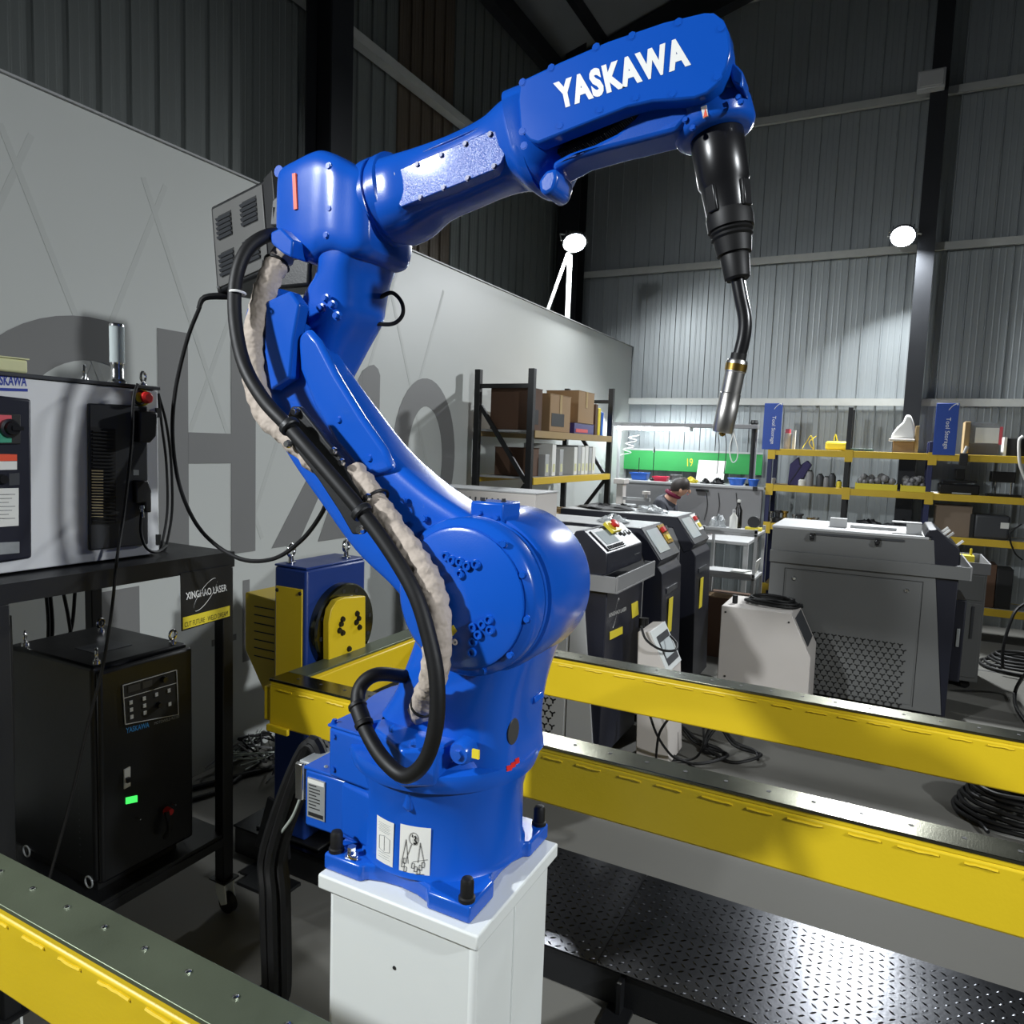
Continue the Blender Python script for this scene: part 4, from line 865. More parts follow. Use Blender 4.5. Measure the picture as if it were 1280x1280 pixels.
O = wpx(157.5, 917, .0008); text(fr, 'lettering', 'YASKAWA', O, wpx(186.5, 909, .0008)-O, wpx(157.5, 910, .0008)-O, CYAN, bold=.02)
O = wpx(193, 906, .0008); text(fr, 'model_lettering', 'MOTOWELD-RD350', O, wpx(224, 897, .0008)-O, wpx(193, 902.5, .0008)-O, LBLG)
part(fr, 'breaker_switch', MB().prism([wpx(154.5, 962), wpx(162, 958), wpx(162, 982), wpx(154.5, 986)], (.004, 0, 0)), PAPER)
q = wpx(159.5, 974, .004); part(fr, 'breaker_lever', MB().box(q.x, q.x+.008, q.y-.006, q.y+.004, q.z-.008, q.z+.006), PLAST)
part(fr, 'power_lamp', MB().prism([wpx(157, 997), wpx(171, 994), wpx(171, 1002), wpx(157, 1005)], (.003, 0, 0)), GLOWG)
for (x, y, m_) in ((208, 1013, RED), (214, 1004, CHROME), (170, 1022, CHROME)):
    q = wpx(x, y); part(fr, 'cable_socket', MB().lathe(q, q+Vector((.02, 0, 0)), [(0, .012 if m_ is RED else .003), (1, .010 if m_ is RED else .002)], 14), m_)
part(fr, 'output_cable', MB().tube([wpx(208, 1015, .015), wpx(212, 1035, .03)+Vector((0, 0, -.0)), wpx(206, 1048, .022)], .008, 8, 5), RUBBER)
for (x, y, a) in ((-2.20, 1.19, 1.5), (-2.17, 1.40, .3), (XF-.045, 1.197, 1.6), (XF-.045, 1.435, .2)):
    part(wp, 'eyebolt', MB().torus((x, y, .943), (1, a, 0), .0135, .004, 18, 8).lathe((x, y, .915), (x, y, .931), [(0, .011), (.5, .010), (.55, .006), (1, .005)], 12), CHROME)
for y in (1.20, 1.41):
    for x in (XF-.05, -2.18):
        part(wp, 'wheel_rim', MB().torus((x, 1.167 if y < 1.3 else 1.469, .30), (0, 1, 0), .016, .0025, 16, 6), LBLG)
mb = MB()
for k in range(22): mb.box(XF-.09, XF-.087, 1.1672, 1.1682, .36+.018*k, .363+.018*k)
part(wp, 'rivet_row', mb, DGREY, kind='stuff')

# clutter along the partition foot behind the stand
random.seed(11)
for k in range(9):
    c0 = W(random.uniform(286, 350), random.uniform(925, 968), Z=.02)
    pts = [c0+Vector((random.uniform(-.14, .14), random.uniform(-.14, .14), random.uniform(-.012, .09))) for _ in range(7)]
    for p in pts: p.x = max(p.x, XP+.04); p.z = max(p.z, .012)
    cabl('loose_wire', pts, .005 if k % 3 else .003, ('pale thin wire tangled on the floor, heap strand %s', 'black wire tangled on the floor, heap strand %s', 'grey wire tangled on the floor, heap strand %s')[k % 3] % 'abcdefghi'[k], 5, (M('pale_wire', (170, 178, 170), .5), RUBBER, MGREY)[k % 3])
cabl('floor_cable', [W(240, 985, Z=.014), W(280, 975, Z=.014), W(330, 962, Z=.014), W(356, 955, Z=.014), W(420, 948, Z=.014)], .012, 'thick black cable lying along the floor behind the stand')
cabl('floor_cable', [W(238, 1000, Z=.012), W(285, 982, Z=.012), W(350, 930, Z=.012), W(380, 905, Z=.012)], .010, 'second black cable on the floor running to the headstock')

# ================================================================== LASER WELDING MACHINES
def yvents(root, name, xs, z0, z1, y, x0, x1, pitch=.04):
    mb = MB(); r = 0; z = z0
    while z < z1:
        x = x0+(pitch*.5 if r % 2 else 0)
        while x < x1:
            for a in (30, 150, 270):
                e = Vector((math.cos(math.radians(a)), 0, math.sin(math.radians(a)))); mb.bar(Vector((x, y, z)), Vector((x, y, z))+e*pitch*.42, pitch*.19, .0012, (0, 1, 0))
            x += pitch
        z += pitch*.82; r += 1
    return part(root, name, mb, INK, smooth=0, kind='stuff')
def welder(label, xl, xf, y0, y1, zt, seed, body, paint=True):
    t = thing('laser_welding_machine', label, 'machine', ((xl+xf)/2, (y0+y1)/2, 0), None)
    part(t, 'cabinet_body', MB().box(xl, xf-.145, y0+.012, y1, .07, zt), body, bv=.006)
    part(t, 'side_skin', MB().prism([(xl, y0, .07), (xf-.02, y0, .07), (xf-.135, y0, zt-.012), (xl, y0, zt-.012)], (0, .012, 0)), body, bv=.002)
    part(t, 'front_column', MB().prism([(xf-.145, y0+.012, .06), (xf, y0+.012, .06), (xf+.005, y0+.012, zt-.22), (xf-.145, y0+.012, zt-.22)], (0, y1-y0-.012, 0)), NAVY, bv=.004)
    part(t, 'top_cover', MB().box(xl-.004, xf-.16, y0-.002, y1, zt-.0115, zt+.004), LGREY, bv=.003)
    part(t, 'side_band', MB().box(xl-.004, xf+.055, y0-.020, y0-.0005, zt-.225, zt-.150), MGREY if paint else body, bv=.002)
    tr = part(t, 'front_tray', MB().box(xf+.006, xf+.065, y0-.019, y1+.01, zt-.225, zt-.215).box(xf+.055, xf+.065, y0-.019, y1+.01, zt-.215, zt-.145).box(xf+.006, xf+.055, y1, y1+.01, zt-.215, zt-.150), MGREY, bv=.002)
    hd_ = part(t, 'control_console', MB().prism([(xf-.150, y0+.004, zt-.20), (xf+.002, y0+.004, zt-.145), (xf-.002, y0+.004, zt-.05), (xf-.125, y0+.004, zt+.052), (xf-.165, y0+.004, zt+.045), (xf-.185, y0+.004, zt+.004), (xf-.150, y0+.004, zt+.004)], (0, y1-y0-.03, 0)), NAVY, bv=.006)
    part(t, 'panel_door', MB().box(xl+.10, xf-.18, y0-.004, y0-.0005, .10, zt-.27), body, bv=.002)
    mb = MB()
    dx0, dx1, dz0, dz1 = xl+.09, xf-.17, .09, zt-.26
    for a, b in (((dx0, dz0), (dx0, dz1)), ((dx0, dz1), (dx1, dz1)), ((dx1, dz1), (dx1, dz0))): mb.bar((a[0], y0-.0008, a[1]), (b[0], y0-.0008, b[1]), .0035, .0012, (0, 1, 0))
    part(t, 'door_gap', mb, INK)
    yvents(t, 'vent_slots', 0, .09, .46, y0-.0045, xl+.26, xf-.22)
    for x in (xl+.15, xf-.25):
        part(t, 'door_lock', MB().lathe((x, y0-.004, zt-.32), (x, y0-.012, zt-.32), [(0, .014), (.6, .013), (1, .009)], 16), CHROME)
    for x in (xl+.06, xf-.08):
        for y in (y0+.07, y1-.07): part(t, 'castor', MB().lathe((x, y-.014, .034), (x, y+.014, .034), [(0, .03), (.2, .034), (.8, .034), (1, .03)], 16).box(x-.02, x+.02, y-.02, y+.02, .05, .072), RUBBER)
    return t, hd_
m1, h1_ = welder('grey laser machine with black keyboard console right behind the robot', -2.12, -1.12, 3.15, 3.72, 1.11, 1, LGREY)
# console: display, keys, stop button
def slant(u, v, xf, y0, y1, zt, d=0):   # u 0..1 across Y, v 0..1 down the slope
    a = Vector((xf-.125, 0, zt+.052)); b = Vector((xf-.002, 0, zt-.05)); n = Vector((b.z-a.z, 0, a.x-b.x)).normalized()*-1
    p = a+(b-a)*v+n*-d if False else a+(b-a)*v+Vector((.64, 0, .77))*d
    p.y = y0+(y1-y0)*u; return p
def sl_q(root, name, u0, u1, v0, v1, A, m, d0, d1):
    P = [slant(u0, v0, *A, d=d0), slant(u1, v0, *A, d=d0), slant(u1, v1, *A, d=d0), slant(u0, v1, *A, d=d0)]
    return part(root, name, MB().prism(P, Vector((.64, 0, .77))*(d1-d0)), m, bv=.001)
A1 = (-1.12, 3.154, 3.69, 1.11)
sl_q(h1_, 'display_bezel', .08, .55, .10, .92, A1, BLACK, 0, .008)
sl_q(h1_, 'display_screen', .14, .48, .20, .72, A1, M('dim_screen', (120, 132, 134), .6, 0, .1, spec=.2), .0082, .0095)
mb = MB()
for i in range(9):
    for j in range(2):
        p = slant(.12+.045*i, .80+.06*j, *A1, d=.009); mb.box(p.x-.003, p.x+.004, p.y-.008, p.y+.008, p.z-.003, p.z+.004)
part(h1_, 'key_row', mb, DGREY, kind='stuff')
es = sl_q(h1_, 'stop_plate', .44, .66, .0, .42, A1, YLAB, .012, .030)
p = slant(.55, .2, *A1, d=.031); part(es, 'emergency_stop', MB().lathe(p, p+Vector((.64, 0, .77))*.024, [(0, .016), (.4, .016), (.45, .026), (.8, .026), (1, .018)], 18), RED)
for k in range(4):
    p = slant(.70+.07*k, .45+.05*(k % 2), *A1, d=.001); part(h1_, 'push_button', MB().lathe(p, p+Vector((.64, 0, .77))*.012, [(0, .011), (1, .010)], 12), CHROME)
q = Vector((-1.0515, 0, 0))
XM = -1.1145
part(h1_, 'name_plate', MB().box(-1.121, -1.1185, 3.56, 3.66, 1.005, 1.013), DGREY)
lp_ = part(m1, 'logo_plate', MB().prism(PX([(762, 790), (778, 783), (778, 792), (762, 800)], X=XM), (.0015, 0, 0)), YLAB)
c_ = W(770, 766, X=XM); mb = MB(); n = 16
for s_ in (0, math.pi):
    v = []
    for i in range(n+1):
        a = s_+.2+2.6*i/n; wv = .012*math.sin(math.pi*i/n)
        e = Vector((0, math.cos(a), math.sin(a))); e = Vector((0, e.y*.03+e.z*.02, e.z*.055+e.y*.03)); v += [c_+e*(1+wv*9), c_+e]
    mb.add(v, [(2*i, 2*i+2, 2*i+3, 2*i+1) for i in range(n)])
part(m1, 'swoosh_logo', mb, LOGOW, smooth=0)
O = W(761, 772, X=XM+.001); text(m1, 'logo_lettering', 'XINGHAO LASER', O, W(783, 763, X=XM+.001)-O, W(761, 767, X=XM+.001)-O, LOGOW)
part(m1, 'warning_label', MB().prism(PX([(789, 755), (797, 751), (798, 768), (790, 773)], X=XM), (.0015, 0, 0)), YLAB)
t = thing('chiller_unit', 'pale grey box unit standing on the rear of the nearest laser machine', 'machine', (-1.9, 3.55, 1.114))
part(t, 'casing', MB().box(-2.30, -1.625, 3.42, 3.70, 1.1145, 1.295), CREAM, bv=.004)
part(t, 'lid', MB().box(-2.305, -1.62, 3.415, 3.705, 1.295, 1.303), LGREY, bv=.002)
yv = MB()
for k in range(9): yv.box(-2.1+.035*k, -2.09+.035*k, 3.4192, 3.4205, 1.14, 1.26)
part(t, 'side_slots', yv, DGREY, kind='stuff')
m4, h4 = welder('large mid grey laser machine with a perforated side panel at right', -.615, .405, 4.80, 5.42, 1.10, 2, SHGREY, False)
A4 = (.405, 4.804, 5.39, 1.10)
for k, (u, v) in enumerate(((.2, .35), (.3, .55), (.25, .95), (.6, .4))):
    p = slant(u, v, *A4); part(h4, 'toggle_switch', MB().bar(p, p+Vector((.03, 0, .03)), .012, .012), LOGOW)
for x in (-.38, -.02):
    mb = MB().box(x-.012, x+.012, 4.775, 4.80, 1.03, 1.075).lathe((x, 4.775, 1.052), (x, 4.765, 1.052), [(0, .015), (1, .010)], 10); part(m4, 'cover_latch', mb, BLACK)
part(m4, 'handle_rail', MB().box(-.36, .12, 4.790, 4.80, 1.066, 1.078), DGREY)
part(m4, 'front_door', MB().box(.412, .47, 4.92, 5.30, .25, .74), NAVY, bv=.006)
part(m4, 'door_handle', MB().box(.432, .450, 4.913, 4.9195, .46, .57), LBLG, bv=.004)
part(m4, 'top_cleat', MB().box(-.30, -.20, 5.0, 5.06, 1.104, 1.16), LGREY, bv=.003)
part(m4, 'top_cleat', MB().box(.13, .21, 4.92, 5.0, 1.104, 1.165).box(.05, .21, 4.92, 5.0, 1.165, 1.172), LGREY, bv=.003)
part(m4, 'top_rail', MB().box(-.18, .08, 5.03, 5.05, 1.104, 1.122), LGREY, bv=.003)
t = thing('tool_cabinet', 'grey metal cabinet with an open top tray half hidden behind the perforated machine', 'cabinet', (.35, 5.95, 0))
part(t, 'body', MB().box(.02, .645, 5.69, 6.25, .06, .80), SHGREY, bv=.005)
part(t, 'drawer', MB().box(.03, .63, 5.684, 5.69, .62, .79), SHGREY, bv=.003); part(t, 'cabinet_door', MB().box(.03, .63, 5.684, 5.69, .09, .60), SHGREY, bv=.003)
part(t, 'door_pull', MB().box(.575, .59, 5.676, 5.684, .36, .58), DGREY)
part(t, 'tray_rim', MB().box(.01, .66, 5.68, 5.69, .80, .875).box(.01, .66, 6.25, 6.26, .80, .875).box(.65, .66, 5.69, 6.25, .80, .875).box(.01, .02, 5.69, 6.25, .80, .875), MGREY)
for x in (.08, .58):
    for y in (5.75, 6.19): part(t, 'castor', MB().lathe((x, y-.014, .03), (x, y+.014, .03), [(0, .026), (.2, .03), (.8, .03), (1, .026)], 14), RUBBER)
# two slim machines with slanted touch consoles
def slim(label, xl, xc, y0, y1, zt, wdn):
    t = thing('laser_cleaning_machine', label, 'machine', ((xl+xc)/2, (y0+y1)/2, 0))
    part(t, 'cabinet_body', MB().box(xl, xc-.10, y0, y1, .06, zt-.07), MGREY, bv=.005)
    part(t, 'front_column', MB().prism([(xc-.10, y0, .05), (xc+.03, y0, .05), (xc+.005, y0, zt-.24), (xc-.10, y0, zt-.10)], (0, y1-y0, 0)), NAVY, bv=.004)
    cs = part(t, 'console', MB().prism([(xl, y0-.006, zt-.07), (xl, y0-.006, zt), (xc-.13, y0-.006, zt), (xc-.01, y0-.006, zt-.165), (xc-.03, y0-.006, zt-.205), (xc-.075, y0-.006, zt-.225), (xc-.155, y0-.006, zt-.07)], (0, y1-y0+.012, 0)), NAVY, bv=.005)
    part(cs, 'top_skin', MB().box(xl+.004, xc-.135, y0, y1, zt, zt+.004), LGREY, bv=.001)
    a = Vector((xc-.13, 0, zt)); b = Vector((xc-.01, 0, zt-.165)); n = Vector((.81, 0, .59))
    def sq(name, u0, u1, v0, v1, m, d0, d1, root):
        P = []
        for u, v in ((u0, v0), (u1, v0), (u1, v1), (u0, v1)):
            p = a+(b-a)*v+n*d0; p.y = y0+(y1-y0)*u; P.append(p)
        return part(root, name, MB().prism(P, n*(d1-d0)), m, bv=.001)
    sq('console_skin', .0, 1, 0, 1, DGREY, .0, .004, cs)
    sc = sq('touch_screen', .10, .62, .10, .82, SCREEN, .004, .009, cs)
    pb = sq('button_plate', .66, .96, .05, .65, GOLD if wdn else PAPER, .004, .012, cs)
    sq('push_button', .70, .80, .15, .3, RED, .012, .03, pb); sq('push_button', .82, .92, .15, .3, PLAST, .012, .03, pb); sq('push_button', .74, .88, .4, .55, YLAB, .012, .02, pb)
    part(t, 'yellow_label', MB().box(xc+.016, xc+.019, y0+.12, y0+.2, .52, .72), YLAB)
    part(t, 'column_recess', MB().box(xc+.008, xc+.014, y0+.08, y0+.30, zt-.36, zt-.33), DGREY)
    for x in (xl+.06, xc-.06):
        for y in (y0+.06, y1-.06): part(t, 'castor', MB().lathe((x, y-.014, .03), (x, y+.014, .03), [(0, .026), (.2, .03), (.8, .03), (1, .026)], 14).box(x-.02, x+.02, y-.02, y+.02, .045, .062), RUBBER)
    return t
slim('slim laser machine with slanted touch screen beside the keyboard machine', -2.0, -1.05, 3.85, 4.25, 1.115, True)
slim('slim laser machine with slanted touch screen next to the trolley', -2.0, -1.05, 4.62, 5.04, 1.122, False)
# small white control unit on the floor
YS = 3.40
t = thing('control_unit', 'small white control unit with slanted screen between two laser machines', 'machine', tuple(W(820, 945, Z=0)))
pr = PX([(797, 790), (812, 790), (834, 842), (836, 952), (795, 944)], Y=YS); zb0 = .012
for q in pr[-2:]: q.z = zb0
part(t, 'casing', MB().prism(pr, (0, .26, 0)), CREAM, bv=.004)
a, b = pr[1], pr[2]; n = Vector((b-a).cross(Vector((0, 1, 0)))).normalized()
if n.x < 0: n = -n
def slp(u, v, d): return a+(b-a)*v+Vector((0, .26*u, 0))+n*d
part(t, 'slant_panel', MB().prism([slp(0, 0, .0005), slp(1, 0, .0005), slp(1, 1, .0005), slp(0, 1, .0005)], n*.004), WHITE, bv=.001)
part(t, 'screen_bezel', MB().prism([slp(.18, .18, .005), slp(.92, .18, .005), slp(.92, .88, .005), slp(.18, .88, .005)], n*.002), DGREY)
part(t, 'screen', MB().prism([slp(.22, .34, .0072), slp(.88, .34, .0072), slp(.88, .72, .0072), slp(.22, .72, .0072)], n*.001), SCREEN)
q = W(802, 786, Y=YS+.1); part(t, 'cable_gland', MB().cyl((q.x, YS+.1, pr[0].z), (q.x, YS+.1, pr[0].z+.05), .016, n=12), RUBBER)
part(t, 'antenna_stub', MB().cyl((q.x, YS+.17, pr[0].z), (q.x, YS+.17, pr[0].z+.035), .014, n=12), RUBBER)
cabl('unit_cable', [W(801, 782, Y=3.37), W(808, 800, Y=3.36), W(826, 812, Y=3.36), W(843, 813, Y=3.40), W(846, 805, Y=3.46), W(838, 795, Y=3.5)], .006, 'black cable draped across the small white control unit')
# low white chest with a cable coil on top
YCH = 4.36
pr = PX([(902, 757), (989, 767), (1013, 822)], Y=YCH); pr += [Vector((pr[2].x+.005, YCH, .02)), Vector((pr[0].x, YCH, .02))]
t = thing('wire_chest', 'low cream metal chest with a sloping front before the perforated machine', 'chest', ((pr[0].x+pr[2].x)/2, YCH+.2, 0))
part(t, 'casing', MB().prism(pr, (0, .38, 0)), CREAM, bv=.004)
a, b = pr[1], pr[2]; n = (b-a).cross(Vector((0, 1, 0))).normalized()
if n.x < 0: n = -n
part(t, 'screen_recess', MB().prism([a+(b-a)*.15+Vector((0, .05, 0))+n*.0005, a+(b-a)*.15+Vector((0, .33, 0))+n*.0005, a+(b-a)*.8+Vector((0, .33, 0))+n*.0005, a+(b-a)*.8+Vector((0, .05, 0))+n*.0005], n*.004), DGREY, bv=.001)
for (x, y) in ((907, 765), (986, 778), (906, 845)):
    q = W(x, y, Y=YCH); part(t, 'panel_screw', MB().cyl(q, q+Vector((0, -.003, 0)), .006, n=8), INK)
q = W(918, 752, Y=YCH+.1); part(t, 'socket_stub', MB().cyl((q.x, YCH+.12, pr[0].z), (q.x, YCH+.12, pr[0].z+.05), .016, n=12), RUBBER)
zt_ = pr[0].z
for k in range(3):
    cx_ = (pr[0].x+pr[1].x)/2+.07; pts = [Vector((cx_+(.16-.02*k)*math.cos(a_*.7)+random.uniform(-.012, .012), YCH+.19+(.10-.012*k)*math.sin(a_*.7), zt_+.012+.014*k+random.uniform(0, .012))) for a_ in range(12)]
    cabl('coiled_cable', pts, .009, 'black cable coiled on the cream chest, %s layer' % ('bottom', 'middle', 'top')[k], 5)
# black cables heaped on the floor between the beams and beside the frame
for k, (cx_, cy_, r_, lab) in enumerate(((-.78, 3.62, .16, 'in front of the small control unit'), (-.60, 3.72, .13, 'right of the small control unit'))):
    pts = [Vector((cx_+r_*math.cos(.8*a_)*(1+.12*math.sin(a_*1.7)), cy_+r_*.8*math.sin(.8*a_), .012+.012*(a_ % 3)+(.10 if a_ % 8 == 3 else 0))) for a_ in range(14)]
    cabl('floor_cable', pts, .008, 'black cable heaped on the floor %s' % lab)
def arc_cable(pp, r, lab): cabl('floor_cable', pp, r, lab)
arc_cable([W(811, 890, Y=3.3), W(822, 920, Y=3.3), W(840, 945, Y=3.38), W(858, 953, Z=.01), W(872, 962, Z=.01)], .006, 'black cable crossing down behind the far yellow beam')
arc_cable([W(838, 895, Y=3.25), W(825, 915, Y=3.25), W(821, 935, Y=3.3), W(820, 952, Z=.01)], .006, 'black cable hanging straight down below the far yellow beam')
arc_cable([W(879, 908, Y=3.5), W(879, 930, Y=3.5), W(868, 948, Z=.02), W(842, 950, Z=.012)], .006, 'black cable curving down below the far beam at its middle')
for k in range(7):
    c0 = W(1252, 1022, Z=0); rr = .19-.012*k
    pts = [Vector((c0.x+.03+rr*1.15*math.cos(2*math.pi*i/12)+random.uniform(-.01, .01), c0.y+rr*math.sin(2*math.pi*i/12)+random.uniform(-.01, .01), .014+.021*k+random.uniform(0, .006))) for i in range(12)]
    solo('cable_coil', MB().tube(pts, .0105, 8, 4, True), RUBBER, 'black cable ring of the coil between the beams, layer %s from the floor' % ('one', 'two', 'three', 'four', 'five', 'six', 'seven')[k], 'cable', tuple(c0), 'coiled cable between the yellow beams')
cabl('floor_cable', [W(1196, 1005, Z=.01), W(1204, 1015, Z=.01), W(1222, 1026, Z=.02), W(1235, 1040, Z=.02)], .008, 'loose end of the black coil between the yellow beams')
for k in range(5):
    c0 = W(1275, 838, Z=0); rr = .21-.02*k
    pts = [Vector((c0.x+rr*1.2*math.cos(2*math.pi*i/12)+random.uniform(-.012, .012), c0.y+rr*math.sin(2*math.pi*i/12), .014+.022*k+random.uniform(0, .008))) for i in range(12)]
    solo('cable_coil', MB().tube(pts, .011, 8, 4, True), RUBBER, 'black cable ring of the coil by the right picture edge, layer %s from the floor' % ('one', 'two', 'three', 'four', 'five')[k], 'cable', tuple(c0), 'coiled cable at the right edge')
c0 = W(1253, 836, Z=.05)
cabl('standing_cable', [c0, c0+Vector((.0, .05, .16)), W(1266, 770, Y=c0.y+.12), W(1277, 757, Y=c0.y+.2), W(1290, 752, Y=c0.y+.25)], .011, 'black cable rising from the coil at the right edge')
c0 = W(1282, 890, Z=0)
cabl('floor_cable', [W(1284, 905, Z=.012), W(1270, 884, Z=.02), W(1269, 865, Z=.05), W(1276, 850, Z=.2), W(1286, 838, Z=.35)], .011, 'black cable looping up at the right edge in front of the coil')
# trolley with papers
t = thing('trolley', 'pale grey two tier trolley with papers beside the slim machine', 'trolley', (-.9, 5.6, 0))
a = W(905, 668, Y=5.45); 
for z, lab in ((.945, 'top_shelf'), (.62, 'lower_shelf')): part(t, lab, MB().box(-1.20, -.80, 5.45, 5.85, z, z+.02).box(-1.20, -.80, 5.45, 5.46, z+.02, z+.05), LGREY, bv=.003)
for x in (-1.19, -.81):
    for y in (5.46, 5.84): part(t, 'leg', MB().box(x-.01, x+.01, y-.01, y+.01, .06, 1.0), LGREY); part(t, 'wheel', MB().lathe((x-.012, y, .03), (x+.012, y, .03), [(0, .03), (1, .03)], 14), RUBBER)
tag(solo('paper_stack', MB().box(-1.0, -.82, 5.50, 5.75, .6402, .652), PAPER, 'white paper sheets on the lower trolley shelf', 'paper', (-.9, 5.6, .64), bv=.001))
solo('card_holder', MB().prism([(-.83, 5.52, .6525), (-.822, 5.52, .6525), (-.80, 5.52, .76), (-.808, 5.52, .76)], (0, .2, 0)), PAPER, 'upright white card on the lower trolley shelf', 'paper', (-.83, 5.6, .652))
t = thing('wooden_crate', 'dark brown box under the trolley', 'box', (-1.0, 5.65, 0))
part(t, 'body', MB().box(-1.16, -.84, 5.5, 5.82, .0, .46), CARDD, bv=.004); part(t, 'lid_flap', MB().box(-1.165, -.835, 5.495, 5.66, .46, .466), CARD)
# wraps and black tarp on the machine tops
def lump(name, c, rx, ry, rz, m, lab, cat, sd):
    random.seed(sd); mb = MB(); n, k = 14, 6; rs = []
    for j in range(k+1):
        a = math.pi/2*j/k
        rs.append([Vector((c[0]+rx*math.cos(a)*math.cos(2*math.pi*i/n)*random.uniform(.65, 1.15)+.0001, c[1]+ry*math.cos(a)*math.sin(2*math.pi*i/n)*random.uniform(.65, 1.15), c[2]+rz*math.sin(a)*random.uniform(.45, 1.15))) for i in range(n)])
    for p in rs[0]: p.z = c[2]
    mb.rings(rs); return solo(name, mb, m, lab, cat, c, smooth=12)
q = W(785, 655, Z=1.13); lump('plastic_wrap', (-1.40, 4.02, 1.120), .10, .09, .05, SILVERBAG, 'crumpled clear wrap on the slim machine beside the keyboard machine', 'wrap', 3)
lump('plastic_wrap', (-1.40, 4.80, 1.127), .13, .08, .05, SILVERBAG, 'crumpled clear wrap on the slim machine next to the trolley', 'wrap', 4)
lump('plastic_bag', (-1.12, 5.62, .966), .07, .07, .11, SILVERBAG, 'white plastic bag on the trolley top', 'bag', 5)
lump('black_tarp', (-2.0+.25, 4.82, 1.127), .22, .16, .035, RUBBER, 'black sheet lying on the slim machine next to the trolley', 'sheet', 6)

# ================================================================== WORKBENCH AT THE FAR WALL
t = thing('work_table', 'light table with a black sheet behind the slim machines', 'table', (-1.85, 5.85, 0))
part(t, 'table_top', MB().box(-2.12, -1.42, 5.55, 6.15, 1.00, 1.03), LGREY, bv=.004)
part(t, 'apron', MB().box(-2.10, -1.44, 5.57, 5.59, .93, 1.00), MGREY)
for x in (-2.09, -1.46):
    for y in (5.6, 6.1): part(t, 'leg', MB().box(x-.02, x+.02, y-.02, y+.02, 0, 1.0), LGREY)
lump('black_tarp', (-1.75, 5.78, 1.031), .25, .17, .06, RUBBER, 'black sheet heaped on the light table behind the slim machines', 'sheet', 8)
lump('black_tarp', (-2.0, 5.95, 1.031), .10, .12, .05, RUBBER, 'smaller black heap at the left end of the light table', 'sheet', 9)
c = W(816, 631, Y=5.62); solo('paper_cone', MB().lathe((c.x, 5.62, 1.031), (c.x, 5.62, 1.115), [(0, .055), (1, .012)], 16), PAPER, 'white paper cone standing on the light table', 'paper', (c.x, 5.62, 1.031))
BY = 7.25
wbn = thing('workbench', 'grey workbench with upright back panel and shelf under a green board', 'bench', (-1.75, 7.5, 0))
xl, xr = W(772, 608, Y=BY).x, W(953, 608, Y=BY).x
part(wbn, 'back_panel', MB().box(xl, xr, BY, BY+.02, .70, 1.205), MGREY, bv=.002)
part(wbn, 'shelf_board', MB().box(xl-.02, xr+.02, BY-.01, BY+.42, 1.205, 1.23), LGREY, bv=.003)
part(wbn, 'worktop', MB().box(-1.5, xr, BY-.62, BY-.001, .73, .76), LGREY, bv=.004)
for x in (xl+.02, xr-.02, -1.5+.02):
    part(wbn, 'leg', MB().box(x-.02, x+.02, BY+.021, BY+.06, 0, 1.205), LGREY)
part(wbn, 'leg', MB().box(xr-.04, xr, BY-.6, BY-.56, 0, .73), LGREY)
q = W(878, 613, Y=BY); part(wbn, 'socket_strip', MB().box(q.x-.06, q.x+.06, BY-.02, BY, q.z-.012, q.z+.012), BLACK)
q = W(944, 611, Y=BY); part(wbn, 'hook', MB().box(q.x-.02, q.x+.02, BY-.02, BY, q.z-.02, q.z+.02), BLACK)
for x in (883, 898, 920):
    q = W(x, 616, Y=BY-.006); r = W(x-3, 650, Y=BY-.006); part(wbn, 'hanging_wire', MB().tube([q, (q+r)/2+Vector((.02, 0, 0)), r], .003, 6, 4), RUBBER)
gb = thing('green_board', 'long green board fixed low on the far wall behind the workbench', 'board', (-1.8, 8.0, 1.45))
a, b = W(780, 562, Y=7.98), W(952, 588, Y=7.98); c_ = W(780, 586, Y=7.98)
part(gb, 'board', MB().box(a.x, b.x, 7.98, 8.0, c_.z, a.z), GREENM, bv=.003)
part(gb, 'top_edging', MB().box(a.x, b.x, 7.975, 8.0, a.z, a.z+.02), LGREY)
O = W(859, 583, Y=7.978); text(gb, 'number_lettering', '19', O, W(866, 583, Y=7.978)-O, W(859, 573, Y=7.978)-O, YLAB)
# LED tube light over the bench
TY = 7.45
a, b, c_ = W(772, 535, Y=TY), W(862, 536, Y=TY), W(948, 537, Y=TY)
tl = thing('tube_light', 'bright LED tube on a grey rail above the workbench', 'light', ((a.x+c_.x)/2, TY, a.z))
part(tl, 'rail', MB().box(a.x-.03, c_.x, TY-.05, TY+.05, a.z+.02, a.z+.06), MGREY, bv=.003)
part(tl, 'tube', MB().cyl((a.x, TY, a.z), (b.x, TY, a.z), .016, n=12), TUBE)
part(tl, 'tube_clip', MB().box(b.x, b.x+.03, TY-.02, TY+.02, a.z-.018, a.z+.02), LGREY)
for x in (a.x+.005, c_.x-.03): part(tl, 'upright', MB().box(x-.015, x+.015, TY+.051, TY+.08, 1.23, a.z+.06), LGREY)
